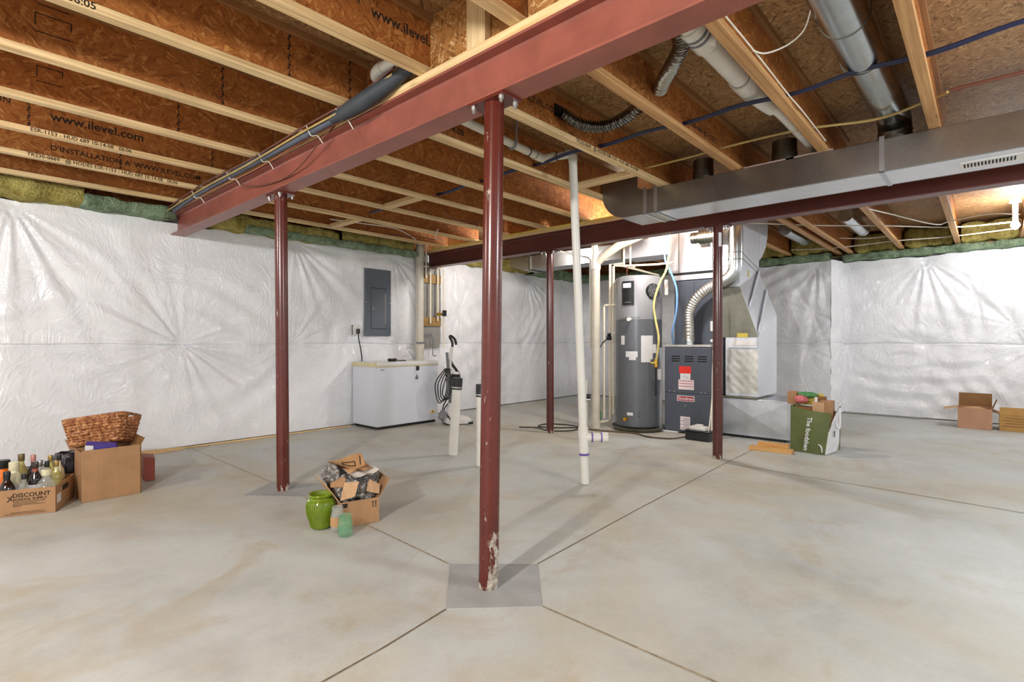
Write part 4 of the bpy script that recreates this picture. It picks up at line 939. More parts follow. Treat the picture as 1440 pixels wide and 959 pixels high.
cc = obj('coil_cabinet', B(6.36, 6.74, 2.40, 2.965, 1.031, 1.86, .004), 'furnace_side', t_)
obj('coil_panel', B(6.352, 6.3599, 2.42, 2.70, 1.05, 1.84, .003), 'furnace', cc)
obj('coil_panel', B(6.352, 6.3599, 2.705, 2.955, 1.05, 1.84, .003), 'furnace', cc)
obj('label', B(6.349, 6.3515, 2.44, 2.50, 1.22, 1.34), 'paper', cc); obj('label', B(6.349, 6.3515, 2.44, 2.50, 1.09, 1.12), 'paper', cc)
obj('collar', MB().cone((6.16, 2.68, 1.055), (6.16, 2.68, 1.12), .056, seg=24), 'spiral', t_)
t2 = thing('supply_plenum', 'bright sheet metal plenum above the furnace coil', 'duct', (6.5, 2.7, 1.9))
obj('box', B(6.33, 6.76, 2.42, 3.03, 1.955, 2.70, .004), 'plenum', t2); obj('lower_flange', B(6.335, 6.75, 2.43, 2.98, 1.862, 1.925, .003), 'plenum', t2); obj('gasket', B(6.345, 6.74, 2.43, 2.985, 1.925, 1.955), 'slot', t2)
obj('seam', B(6.325, 6.3298, 2.885, 2.895, 1.957, 2.69), 'duct_dark', t2)
t2 = thing('supply_duct', 'grey rectangular supply trunk running from the plenum above the heater to the left wall', 'duct', (6.4, 4.2, 2.2))
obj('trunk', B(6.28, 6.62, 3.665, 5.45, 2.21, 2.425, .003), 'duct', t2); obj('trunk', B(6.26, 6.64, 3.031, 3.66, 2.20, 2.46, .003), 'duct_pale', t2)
for y in (3.655, 5.30): obj('joint_strip', B(6.252, 6.66, y - .02, y + .015, 2.194, 2.46), 'duct_dark', t2)
obj('end_boot', MB().hull([(6.28, 5.451, 2.21), (6.62, 5.451, 2.21), (6.62, 5.451, 2.425), (6.28, 5.451, 2.425)], [(6.28, 5.72, 2.30), (6.62, 5.72, 2.30), (6.62, 5.72, 2.6), (6.28, 5.72, 2.6)]), 'duct', t2)
t2 = thing('round_duct', 'short dull round duct stub lying horizontally in front of the bright plenum', 'duct', (6.1, 2.5, 2.2))
obj('pipe', MB().cone((6.12, 2.63, 2.325), (6.12, 2.30, 2.325), .066, seg=28), 'duct_dark', t2); obj('sleeve', MB().cone((6.12, 2.53, 2.325), (6.12, 2.32, 2.325), .088, seg=28), 'duct_dark', t2)
for y in (2.60, 2.45): obj('bead', MB().ring((6.12, y, 2.325), (6.12, y - .012, 2.325), .092 if y < 2.5 else .070, .06, seg=28), 'duct', t2)
obj('hanger', B(6.10, 6.14, 2.385, 2.395, 1.95, 2.24), 'duct_bright', t2)
# flue: foil flex then galvanized elbow
t2 = thing('flue_pipe', 'ribbed foil flue pipe curving from the furnace top up into a galvanized elbow', 'pipe', (6.2, 2.6, 1.1))
fl_ = [(6.16, 2.68, 1.10), (6.16, 2.685, 1.30), (6.16, 2.675, 1.46), (6.16, 2.60, 1.60), (6.16, 2.46, 1.71), (6.16, 2.34, 1.76), (6.16, 2.24, 1.80)]
obj('flexible_pipe', MB().tube(fl_, lambda u: .060 * (1 + .05 * math.sin(u * 2 * PI * 30)), seg=24, n=30), 'foil', t2)
obj('elbow', MB().tube([(6.16, 2.27, 1.785), (6.16, 2.19, 1.835), (6.16, 2.145, 1.92), (6.16, 2.14, 2.03)], .078, seg=28, n=4), 'spiral', t2)
obj('vertical_pipe', MB().cone((6.16, 2.14, 2.02), (6.16, 2.14, 2.70), .080, seg=32), 'spiral', t2)
for z in (2.02, 2.10): obj('bead', MB().ring((6.16, 2.14, z), (6.16, 2.14, z + .012), .084, .07, seg=32), 'duct_dark', t2)

# return drop
t2 = thing('return_duct', 'bright galvanized return drop with a sloping transition standing right of the furnace', 'duct', (6.6, 2.05, .44))
rx0, rx1 = 6.25, 6.93
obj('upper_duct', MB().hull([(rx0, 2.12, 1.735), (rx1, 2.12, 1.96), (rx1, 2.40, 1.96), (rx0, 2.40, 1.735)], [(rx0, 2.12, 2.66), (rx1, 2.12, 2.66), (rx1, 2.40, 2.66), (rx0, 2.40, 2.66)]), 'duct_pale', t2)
# sloping transition: darker front plate, side plate coloured as lit metal
A_ = [(rx0, 2.12, 1.734), (rx1, 2.12, 1.959), (rx1, 2.395, 1.959), (rx0, 2.395, 1.734)]; B_ = [(rx0, 1.915, 1.142), (rx1, 1.915, 1.42), (rx1, 2.395, 1.42), (rx0, 2.395, 1.142)]
obj('transition', MB().hull(B_, A_), 'duct_pale', t2)
obj('front_plate', MB().hull([(rx0 - .004, 1.918, 1.142), (rx0 - .004, 2.39, 1.142), (rx0 - .004, 2.39, 1.73), (rx0 - .004, 2.122, 1.73)], [(rx0 - .001, 1.918, 1.142), (rx0 - .001, 2.39, 1.142), (rx0 - .001, 2.39, 1.73), (rx0 - .001, 2.122, 1.73)]), 'duct_dark', t2)
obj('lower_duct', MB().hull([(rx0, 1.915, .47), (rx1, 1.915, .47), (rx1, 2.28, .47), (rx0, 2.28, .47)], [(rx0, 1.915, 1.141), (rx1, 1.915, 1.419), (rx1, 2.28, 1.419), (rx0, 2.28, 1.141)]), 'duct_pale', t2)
def S_(u, v):
    c0 = V((rx0 + (rx1 - rx0) * u, 1.915, 1.142 + .278 * u)); c1 = V((rx0 + (rx1 - rx0) * u, 2.12, 1.735 + .225 * u)); return c0.lerp(c1, v)
for (a, b) in (((0.02, .52), (.97, .99)), ((.02, .04), (.98, .55))):
    L_ = [S_(a[0] + (b[0] - a[0]) * k / 8, a[1] + (b[1] - a[1]) * k / 8) for k in range(9)]; mb = MB(); n_ = V((0, -.94, .34)) * .013; w_ = V((.02, .004, -.035))
    for p, r_ in zip(L_, L_[1:]): mb.hull([p - w_, r_ - w_, r_ + w_, p + w_], [p - w_ + n_, r_ - w_ + n_, r_ + w_ + n_, p + w_ + n_])
    obj('rib', mb, 'duct_pale', t2)
mb = MB()
for z0, z1 in ((2.14, 1.98), (2.07, 1.93)): mb.hull([(rx0, 2.1195, z0), (rx1, 2.1195, z1), (rx1, 2.1195, z1 + .01), (rx0, 2.1195, z0 + .01)], [(rx0, 2.116, z0), (rx1, 2.116, z1), (rx1, 2.116, z1 + .01), (rx0, 2.116, z0 + .01)])
obj('crease', mb, 'duct', t2)
fr = obj('filter_rack', B(rx0 - .03, rx0 - .0045, 1.925, 2.255, 1.02, 1.135, .004), 'duct_pale', t2)
obj('filter_door', B(rx0 - .036, rx0 - .0305, 1.94, 2.20, 1.05, 1.10, .002), 'white_plastic', fr)
obj('yellow_tag', B(rx0 - .0075, rx0 - .0045, 2.03, 2.15, 1.142, 1.19), 'yellow', t2)
obj('small_tag', B(6.52, 6.56, 2.1165, 2.1195, 1.86, 1.94), 'yellow', t2)
mb = MB(); mb.grid(lambda u, v: (rx0 - .004 + .0015 * math.sin(19 * u + 7 * v) * math.sin(23 * v + 2 * u), 2.268 - u * .345, .50 + v * .50), 20, 24); mb.open = True; obj('foil_panel', mb, 'foil', t2)
mb = MB(); prof = [(rx1 - .002, 2.66), (rx1 - .002, 2.10), (rx1 + .12, 2.17), (rx1 + .26, 2.30), (rx1 + .33, 2.46), (rx1 + .34, 2.66)]
mb.hull([(x, 2.115, z) for x, z in prof], [(x, 2.40, z) for x, z in prof]); obj('top_elbow', mb, 'duct_pale', t2)
t2 = thing('return_box', 'low galvanized return air box standing on the floor between furnace and green bag', 'duct', (6.5, 1.95, 0))
obj('shell', B(6.19, 6.88, 1.575, 2.345, .03, .445, .004), 'duct_bright', t2)
mb = MB(); a = [(6.186, 2.30, .06), (6.186, 1.60, .06), (6.186, 1.60, .43), (6.186, 2.30, .43)]; c_ = (6.176, 1.95, .245)
for i in range(4): mb.face([a[i], a[(i + 1) % 4], c_])
mb.open = True; obj('cross_broken_face', mb, 'duct_bright', t2, smooth=0)
obj('top_flange', B(6.184, 6.6, 1.915, 2.34, .4455, .468, .002), 'duct_dark', t2)
obj('joint_strip', B(6.180, 6.189, 2.285, 2.31, .032, .444), 'duct_dark', t2)
obj('foot', B(6.22, 6.85, 1.62, 2.32, .001, .03), 'black', t2)
# condensate pump
t2 = thing('condensate_pump', 'black condensate pump with white motor cover on the floor before the furnace', 'pump', (5.75, 2.38, 0))
obj('reservoir', B(5.66, 5.80, 2.245, 2.515, .004, .10, .008), 'black', t2); obj('rim', B(5.652, 5.808, 2.237, 2.523, .10, .112, .004), 'black', t2)
obj('motor_cover', B(5.675, 5.785, 2.29, 2.475, .1125, .155, .012, seg=2), 'white_plastic', t2); obj('motor_dome', B(5.69, 5.76, 2.34, 2.42, .155, .175, .01, seg=2), 'white_plastic', t2)
obj('tube', MB().tube([(5.72, 2.27, .112), (5.78, 2.27, .3), (5.9, 2.30, .48), (5.95, 2.31, .75), (5.97, 2.32, 1.0)], .008, seg=8), 'nm_white', t2)
single('drain_line', MB().tube([(5.80, 2.27, .10), (5.86, 2.29, .18), (5.93, 2.31, .40), (5.95, 2.315, .72), (5.96, 2.30, 1.08), (5.99, 2.3, 1.5)], .011, seg=8), 'pvc', 'thin white drain line running up the furnace corner beside the tagged post', 'tube')
# two wood offcuts
def plank(a, b, w, z0, z1, lab):
    a, b = V((*a, 0)), V((*b, 0)); d = (b - a).normalized(); n_ = V((-d.y, d.x, 0)) * w
    single('wood_offcut', MB().hull([a + up * z0, b + up * z0, b + n_ + up * z0, a + n_ + up * z0], [a + up * z1, b + up * z1, b + n_ + up * z1, a + n_ + up * z1]), 'pine_x', lab, 'wood offcut', smooth=20)
plank((5.585, 1.41), (5.57, 1.80), -.10, .002, .038, 'longer wooden offcut lying on the floor in front of the return box')
plank((5.665, 1.46), (5.64, 1.74), -.085, .039, .075, 'shorter wooden offcut lying on top of the longer one')

# ------------------------------------------------------------------ cartons
class Frame:
    """carton frame: x along the front (left to right), y into the carton, z up; origin at the front right corner"""
    def __init__(s, fr, dx): s.o = V((*fr, 0)); s.x = V((*dx, 0)).normalized(); s.y = V((-s.x.y, s.x.x, 0))
    def p(s, x, y, z): return s.o + s.x * x + s.y * y + up * z
    def mtx(s):
        m = Matrix((s.x, s.y, up)).transposed().to_4x4(); m.translation = s.o; return m
def carton(name, label, cat, F, w, d, h, mat, flaps=(), group=None, inner=None, tb=.004):
    c = F.p(-w / 2, d / 2, 0); t_ = thing(name, label, cat, c, group); m = F.mtx(); t = .005
    mb = MB()
    for a in ((-w, 0, 0, t), (-w, 0, d - t, d), (-w, -w + t, t, d - t), (-t, 0, t, d - t)): mb.box(a[0], a[1], a[2], a[3], .002, h, mtx=m)
    mb.box(-w + t, -t, t, d - t, .002, .010, mtx=m)
    obj('box_body', mb, mat, t_, smooth=20)
    for side, ang, L, fm in flaps:
        a = math.radians(ang); ca, sa = math.cos(a) * L, math.sin(a) * L
        if side == 'front': P_ = [(-w, 0), (0, 0)]; o = (0, -1)
        elif side == 'back': P_ = [(-w, d), (0, d)]; o = (0, 1)
        elif side == 'left': P_ = [(-w, 0), (-w, d)]; o = (-1, 0)
        else: P_ = [(0, 0), (0, d)]; o = (1, 0)
        q = []
        for (x, y) in P_: q.append(F.p(x, y, h))
        for (x, y) in P_[::-1]: q.append(F.p(x + o[0] * ca, y + o[1] * ca, h + sa))
        n_ = (q[1] - q[0]).cross(q[3] - q[0]).normalized() * tb
        obj('flap', MB().hull(q, [p + n_ for p in q]), fm, t_, smooth=20)
    return t_

# discount carton with bottles
F1 = Frame((.544, 4.45), (.92, -.39))
t_ = carton('cardboard_box', 'low cardboard box of liquor bottles with black lettering at the left edge', 'box', F1, .52, .365, .166, 'card')
mb = MB()
def ft(F, body, size, x, z, sx=1.0, mb=mb): mb.text(body, size, F.p(x, -.0012, z), F.x, up, .0004, 'LEFT', sx)
ft(F1, 'DISCOUNT', .037, -.212, .128, 1.0); ft(F1, 'SCHOOL SUPPLY', .0225, -.209, .102, .98)
obj('lettering', mb, 'ink', t_, smooth=0)
mb = MB()
def fbox(F, mb, x0, x1, z0, z1, y=-.0016): mb.box(x0, x1, y, -.0004, z0, z1, mtx=F.mtx())
fbox(F1, mb, -.209, -.05, .086, .0885)
for k, (x0, x1, z) in enumerate(((-.209, -.09, .076), (-.209, -.055, .068), (-.209, -.165, .060), (-.22, -.06, .022), (-.25, -.045, .013))): fbox(F1, mb, x0, x1, z, z + .0022)
# runner-like mark at the left of the words
m1 = F1.mtx()
mb.tube([m1 @ V((-.235, -.001, .125)), m1 @ V((-.222, -.001, .112)), m1 @ V((-.213, -.001, .13))], .003, seg=5, smooth=False); mb.tube([m1 @ V((-.222, -.001, .112)), m1 @ V((-.236, -.001, .092))], .003, seg=5); mb.tube([m1 @ V((-.222, -.001, .112)), m1 @ V((-.212, -.001, .100))], .003, seg=5)
obj('print_lines', mb, 'ink', t_, smooth=0)
obj('label', MB().box(-.0004, .0012, .03, .10, .05, .105, mtx=m1), 'paper', t_)
obj('hand_hole', MB().box(-.0004, .0012, .13, .24, .105, .14, mtx=m1), 'ink', t_)

def bottle(s, d, ztop, r, kind, body, cap, label, paper=None, neck=None, zb=.011):
    c = F1.p(-s, d, 0); t_ = thing('bottle', label, 'bottle', (c.x, c.y, zb), 'bottles in the lettered box')
    H = ztop - zb; nr = r * .34
    P = {'tall': [(r * .85, 0), (r, .006), (r, H * .58), (r * .9, H * .66), (nr * 1.15, H * .78), (nr, H * .82), (nr, H * .90)],
         'round': [(r * .7, 0), (r * .95, H * .15), (r, H * .4), (r * .9, H * .6), (r * .6, H * .72), (nr, H * .80), (nr, H * .9)],
         'jug': [(r * .9, 0), (r, .006), (r, H * .66), (r * .85, H * .74), (r * .62, H * .8), (r * .6, H * .84)]}[kind]
    obj('glass_body', MB().lathe([(a, zb + b) for a, b in P], (c.x, c.y, 0), seg=22), body, t_)
    cr = nr * 1.2 if kind != 'jug' else r * .66; z0 = zb + (H * .83 if kind == 'jug' else H * .86)
    obj('cap', MB().lathe([(cr, z0), (cr * 1.04, z0 + .004), (cr * 1.04, ztop - .004), (cr * .9, ztop)], (c.x, c.y, 0), seg=20), cap, t_)
    if neck: obj('neck_wrap', MB().lathe([(nr * 1.12, zb + H * .74), (nr * 1.1, zb + H * .85)], (c.x, c.y, 0), seg=20, cap=False), neck, t_)
    if paper: obj('label', MB().lathe([(r + .0012, zb + H * .22), (r + .0012, zb + H * .52)], (c.x, c.y, 0), seg=24, cap=False), paper, t_)
bottle(.345, .24, .318, .062, 'jug', 'orange', 'black', 'wide orange container with domed black lid at the left edge')
bottle(.262, .07, .272, .044, 'round', 'amber_glass', 'black', 'dark brown bottle with long black neck at the front left of the lettered box', neck='black')
bottle(.258, .165, .314, .040, 'jug', 'cream_liq', 'cream_liq', 'cream white plastic bottle beside the black-lidded orange container', 'paper')
bottle(.258, .275, .344, .042, 'tall', 'yellow_liq', 'olive_cap', 'pale yellow bottle with wide olive cap, tallest at the back')
bottle(.174, .06, .252, .034, 'round', 'clear_glass', 'black', 'short clear bottle with black cap behind the box lettering', 'paper')
bottle(.198, .28, .332, .034, 'tall', 'wine_glass', 'pink_cap', 'dark bottle with rose-pink cap at the back of the box')
bottle(.143, .14, .309, .038, 'tall', 'wine_glass', 'amber_glass', 'dark wine bottle with brown neck wrap and white label', 'paper', neck='red_box')
bottle(.150, .24, .300, .038, 'tall', 'clear_glass', 'silver_cap', 'clear bottle with silver cap behind the wine bottle')
bottle(.098, .19, .300, .033, 'tall', 'clear_glass', 'black', 'slim bottle with tall black cap right of the silver cap')
bottle(.116, .31, .316, .033, 'tall', 'yellow_liq', 'gold_cap', 'pale bottle with flat gold cap at the back right of the box')
bottle(.066, .30, .320, .030, 'tall', 'cream_liq', 'black', 'pale bottle with small black top, rearmost right in the box')
bottle(.055, .21, .294, .034, 'tall', 'yellow_liq', 'gold_cap', 'bottle with gold and cream neck at the right side of the box', neck='cream_liq')
bottle(.066, .07, .266, .062, 'round', 'clear_glass', 'cream_liq', 'round-bodied clear glass flask at the front right of the box')

# bin liner bag and things between the cartons
mb = MB(); rs = random.Random(5)
mb.lathe([(.055, .003), (.075, .02), (.082, .12), (.085, .22), (.080, .27), (.055, .285)], (.675, 4.93, 0), seg=26)
for v in mb.bm.verts: v.co += V((rs.uniform(-.006, .006), rs.uniform(-.006, .006), rs.uniform(-.004, .004) if v.co.z > .02 else 0))
mb.grid(lambda u, v: (.675 + (.058 + .03 * v) * math.cos(2 * PI * u), 4.93 + (.058 + .03 * v) * math.sin(2 * PI * u), .284 + .02 * math.sin(PI * v) + .008 * math.sin(14 * PI * u) * v - .03 * v * v), 40, 6)
single('bin_liner', mb, 'trash', 'dark plastic bin with glossy black liner between the two left boxes', 'bin')

F2 = Frame((1.02, 4.566), (1.0, .0))
t_ = carton('cardboard_box', 'taller plain brown cardboard box under the woven basket by the left wall', 'box', F2, .325, .27, .335, 'card', [('right', 62, .07, 'card_dark')])
obj('front_panel', MB().box(-.328, .004, -.012, -.004, .002, .352, mtx=F2.mtx()), 'card', t_)
obj('side_panel', MB().box(.012, .018, .02, .30, .002, .345, mtx=F2.mtx()), 'card_tan', t_)
mb = MB().hull([F2.p(-.30, .01, .25), F2.p(-.12, .03, .30), F2.p(-.10, .10, .30), F2.p(-.28, .09, .25)], [F2.p(-.305, .005, .385), F2.p(-.13, .03, .362), F2.p(-.11, .10, .368), F2.p(-.285, .085, .405)])
t2 = thing('carton_packet', 'violet and white packet sticking out of the brown box below the basket', 'packet', F2.p(-.2, .06, .25))
obj('packet_body', mb, 'purple', t2, smooth=20)
obj('white_end', MB().hull([F2.p(-.3075, .004, .25), F2.p(-.262, -.001 + .012, .262), F2.p(-.262, .008, .378), F2.p(-.3075, .003, .386)], [F2.p(-.3085, .001, .25), F2.p(-.262, .0095, .262), F2.p(-.262, .005, .379), F2.p(-.3085, .001, .387)]), 'paper', t2)
single('red_carton', MB().hull([(1.13, 4.90, .003), (1.20, 4.90, .003), (1.24, 5.10, .003), (1.15, 5.10, .003)], [(1.13, 4.90, .19), (1.20, 4.90, .17), (1.24, 5.10, .17), (1.15, 5.10, .19)]), 'red_box', 'brick red carton behind the brown box under the basket', 'box')
t2 = carton('cardboard_box', 'small open pinkish carton squeezed between bin liner and brown box', 'box', Frame((.86, 4.96), (.9, .2)), .10, .2, .25, 'card_pink', [('left', 70, .12, 'card_pink')])

# woven basket, leaning
bl, bw, bh = .41, .27, .185
BASKET = V((.86, 4.84, .345))
bm_ = Matrix.Translation(BASKET) @ Matrix.Rotation(math.radians(-38), 4, 'Z') @ Matrix.Rotation(math.radians(-8), 4, 'Y') @ Matrix.Rotation(math.radians(-14), 4, 'X')
def bpt(a, k):   # rounded rectangle outline growing upwards, k 0..1 height
    sx = (bl / 2) * (.80 + .20 * k); sy = (bw / 2) * (.78 + .22 * k); n_ = 7
    ca, sa = math.cos(a), math.sin(a); q = (abs(ca) ** n_ + abs(sa) ** n_) ** (-1 / n_)
    return V((sx * ca * q, sy * sa * q, bh * k))
t_ = thing('woven_basket', 'brown woven rush basket with a handle hole leaning on top of the box', 'basket', BASKET)
mb = MB(); rows = 9
for j in range(rows):
    k = (j + .4) / rows; n_ = 96
    for ply in (0, 1):
        pts = []
        for i in range(n_ + 1):
            a = 2 * PI * i / n_; p = bpt(a, k)
            out = V((p.x, p.y, 0)).normalized()
            p = p + out * .006 * math.sin(a * 34 + PI * (j + ply)) + up * .006 * math.sin(a * 34 + PI / 2 + PI * ply)
            pts.append(bm_ @ p)
        # leave the hand hole open on the right end
        if 6 <= j <= 8: pts = [p for i, p in enumerate(pts) if not (i < 7 or i > 89)]
        mb.tube(pts, .0088, seg=6, smooth=False)
obj('weave', mb, 'rush', t_)
mb = MB(); mb.tube([bm_ @ bpt(2 * PI * i / 96, 1.0) for i in range(97)], .011, seg=8, smooth=False); obj('rim', mb, 'rush', t_)
mb = MB()
for j in range(7): mb.tube([bm_ @ V((-bl * .39, (-.36 + .12 * j) * bw, .008)), bm_ @ V((bl * .39, (-.36 + .12 * j) * bw, .008))], .019, seg=6)
obj('bottom', mb, 'rush', t_)
mb = MB()
mb.grid(lambda u, v: bm_ @ (bpt(2 * PI * (.075 + .85 * u), .05 + .93 * v) * .985), 80, 6); mb.grid(lambda u, v: bm_ @ (bpt(2 * PI * (-.08 + .16 * u), .05 + .55 * v) * .985), 20, 4)
mb.open = True; obj('lining', mb, 'card_dark', t_)

# ------------------------------------------------------------------ middle carton, vase, jars
F3 = Frame((1.838, 2.754), (.965, -.262))
t_ = carton('cardboard_box', 'cardboard box overflowing with plastic packing in the middle of the floor', 'box', F3, .235, .29, .150, 'card', [('left', 55, .14, 'card_light'), ('right', 58, .125, 'card'), ('back', 72, .09, 'card')])
m3 = F3.mtx(); mb = MB()
for x in (-.038, -.020):
    mb.box(x - .002, x + .002, -.0016, -.0004, .105, .128, mtx=m3); mb.hull([m3 @ V((x - .006, -.0016, .125)), m3 @ V((x + .006, -.0016, .125)), m3 @ V((x, -.0016, .135))], [m3 @ V((x - .006, -.0004, .125)), m3 @ V((x + .006, -.0004, .125)), m3 @ V((x, -.0004, .135))])
mb.box(-.044, -.014, -.0016, -.0004, .098, .101, mtx=m3); obj('arrow_print', mb, 'ink', t_, smooth=0)
obj('hand_hole', MB().box(-.225, -.19, -.0016, -.0004, .118, .142, mtx=m3), 'ink', t_)
rs = np.random.RandomState(4)
def crumple(c, rx, ry, rz, seed, amp=.16, zmin=None):
    r = np.random.RandomState(seed); W_ = [(r.randn(3) * 3.2, r.rand() * 6) for _ in range(9)]; W2 = [(r.randn(3) * 9, r.rand() * 6) for _ in range(7)]
    mb = MB(); bmesh.ops.create_icosphere(mb.bm, subdivisions=4, radius=1)
    for v in mb.bm.verts:
        p = np.array(v.co); s_ = sum(abs(math.sin(k @ p + f)) for k, f in W_) / 9 - .6; s2 = sum(abs(math.sin(k @ p + f)) for k, f in W2) / 7 - .6
        q = p * (1 + amp * 2.6 * s_ + amp * 1.0 * s2)
        z = c[2] + q[2] * rz
        v.co = V((c[0] + q[0] * rx, c[1] + q[1] * ry, z if zmin is None else max(z, zmin)))
    return mb
t_ = thing('packing_film', 'clear and dark crinkled plastic packing bulging out of the middle box', 'packing', F3.p(-.11, .14, .1))
for k, (x, y, z, a, b, c_) in enumerate(((-.17, .10, .20, .085, .08, .085), (-.075, .09, .185, .085, .075, .075), (-.03, .17, .22, .085, .085, .075), (-.14, .21, .23, .11, .085, .095), (-.20, .18, .24, .06, .07, .06))):
    p = F3.p(x, y, z); obj('film_pillow', crumple(p, a, b, c_, 10 + k, .2), 'film', t_, smooth=25)
def sheetpiece(name, mat, pts, seed, lab, cat, thick=.003, amp=.008):
    r = random.Random(seed); P = [V(p) for p in pts]; f = [r.random() * 6 for _ in range(3)]
    n_ = (P[1] - P[0]).cross(P[3] - P[0]).normalized()
    def fn(u, v): return P[0] * (1 - u) * (1 - v) + P[1] * u * (1 - v) + P[2] * u * v + P[3] * (1 - u) * v + n_ * amp * (math.sin(5 * u + f[0]) * math.sin(4 * v + f[1]) + .5 * math.sin(11 * u + 7 * v + f[2]))
    mb = MB(); mb.grid(fn, 14, 12); mb.grid(lambda u, v: fn(u, v) - n_ * thick, 14, 12)
    return single(name, mb, mat, lab, cat)
q = F3.p
sheetpiece('cardboard_piece', 'card_light', [q(-.235, -.008, .165), q(-.155, -.030, .185), q(-.125, -.010, .265), q(-.205, .012, .265)], 1, 'pale cardboard square on the front of the packing, left of two', 'cardboard piece', amp=.002)
sheetpiece('cardboard_piece', 'card_light', [q(-.085, -.022, .205), q(-.005, -.016, .175), q(.015, .02, .22), q(-.055, .012, .265)], 2, 'pale cardboard square on the front of the packing, right of two', 'cardboard piece', amp=.002)
sheetpiece('cardboard_piece', 'card', [q(-.275, .06, .235), q(-.20, .02, .235), q(-.19, .05, .285), q(-.265, .09, .285)], 3, 'brown cardboard scrap under the film at the upper left of the middle box', 'cardboard piece', amp=.003)
sheetpiece('white_wrap', 'white_paper', [q(-.15, -.005, .285), q(.02, .06, .30), q(-.03, .24, .335), q(-.20, .15, .335)], 4, 'crumpled white wrapping sheet lying over the packing', 'wrapping', amp=.010)
sheetpiece('kraft_sheet', 'kraft', [q(-.17, .02, .312), q(-.01, .08, .322), q(-.06, .25, .345), q(-.23, .17, .350)], 5, 'folded brown kraft paper under the printed bag on the middle box', 'paper', amp=.009)
o = thing('paper_bag', 'flattened brown paper bag with dark printed rectangle crowning the packed box', 'paper bag', q(-.15, .12, .36))
mb = MB(); P_ = [q(-.255, .05, .362), q(-.06, .07, .358), q(-.05, .20, .372), q(-.26, .19, .376)]
def pb(u, v): return P_[0] * (1 - u) * (1 - v) + P_[1] * u * (1 - v) + P_[2] * u * v + P_[3] * (1 - u) * v + up * (.016 * math.sin(4 * u + 1) * math.cos(3 * v) - .03 * math.sin(PI * u) * (1 - v))
mb.grid(pb, 20, 14); mb.grid(lambda u, v: pb(u, v) - up * (.02 * math.sin(PI * u) * math.sin(PI * v) + .004), 20, 14); obj('bag_body', mb, 'kraft', o)
mb = MB()
for a, b in (((.3, .2), (.7, .2)), ((.7, .2), (.72, .5)), ((.72, .5), (.34, .5)), ((.34, .5), (.3, .2)), ((.86, .2), (.92, .75))):
    mb.tube([pb(*a) + up * .002, pb((a[0] + b[0]) / 2, (a[1] + b[1]) / 2) + up * .002, pb(*b) + up * .002], .003, seg=5)
obj('print_lines', mb, 'ink', o)
single('clear_film', crumple(q(-.255, .12, .30), .05, .06, .055, 31, .25), 'film', 'loose clear film poking out at the upper left of the middle box', 'packing', smooth=25)

t_ = thing('green_vase', 'lime green glazed ribbed vase standing left of the packed box', 'vase', (1.548, 2.920, 0))
c = (1.548, 2.920, 0)
obj('body', MB().lathe([(.048, .004), (.056, .012), (.062, .045), (.075, .085), (.081, .125), (.077, .155), (.062, .175), (.058, .183)], c, seg=48), 'green_glaze', t_)
obj('rim', MB().lathe([(.0585, .183), (.066, .188), (.072, .197), (.069, .203), (.058, .199), (.052, .18), (.05, .12)], c, seg=48, cap=False), 'green_glaze', t_)
mb = MB()
for k in range(40):
    a = 2 * PI * k / 40; pts = [(c[0] + r * math.cos(a), c[1] + r * math.sin(a), z) for r, z in ((.0575, .012), (.0635, .045), (.0765, .085), (.0822, .125), (.078, .155), (.063, .175))]; mb.tube(pts, .0022, seg=5, n=3)
obj('ribs', mb, 'green_glaze', t_)
def jar(c, r, h, m, lab, lid_r, tagm=None):
    t_ = thing('glass_jar', lab, 'jar', (*c, 0)); cc_ = (*c, 0)
    prof = [(r * .85, .003), (r, .012), (r, h * .66), (r * .93, h * .72), (lid_r, h * .78), (lid_r, h * .97), (lid_r + .002, h)]
    inn = [(lid_r - .003, h), (lid_r - .003, h * .78), (r * .88, h * .70), (r * .94, h * .64), (r * .94, .016), (r * .6, .010)]
    mb = MB(); mb.lathe(prof + inn, cc_, seg=32); obj('glass_body', mb, m, t_)
    for z in (.82, .89): obj('screw_ridge', MB().lathe([(lid_r + .0003, h * z - .002), (lid_r + .003, h * z), (lid_r + .0003, h * z + .002)], cc_, seg=28, cap=False), m, t_)
    if tagm: obj('label', MB().lathe([(r + .001, h * .25), (r + .001, h * .62)], cc_, seg=28, cap=False), tagm, t_)
    return t_
jar((1.585, 2.795), .039, .142, 'clear_glass', 'clear glass jar with kraft label between vase and green jar', .031, 'kraft')
jar((1.575, 2.693), .041, .120, 'green_glass', 'pale green glass jar standing in front of the packed box', .034)

# ------------------------------------------------------------------ right cartons
F4 = Frame((8.76, -.035), (0, -1))
carton('cardboard_box', 'open pinkish brown cardboard box standing by the right wall', 'box', F4, .325, .34, .255, 'card_pink', [('back', 80, .17, 'card_dark'), ('left', -12, .15, 'card_light'), ('right', 70, .12, 'card_dark')])
single('crumpled_paper', crumple((8.9, .13, .22), .12, .12, .05, 40, .2), 'kraft', 'crumpled brown paper inside the open box by the right wall', 'paper', smooth=25)
F5 = Frame((8.80, -.52), (0, -1))
t_ = carton('cardboard_box', 'tan cardboard box with printed side at the right edge beside the open box', 'box', F5, .42, .36, .20, 'card_tan', [('front', 100, .09, 'card_tan'), ('left', 20, .10, 'card_dark')])
mb = MB()
for k in range(4): fbox(F5, mb, -.40 + .03 * (k % 2), -.05, .06 + k * .032, .068 + k * .032)
obj('print_lines', mb, 'card_dark', t_, smooth=0)

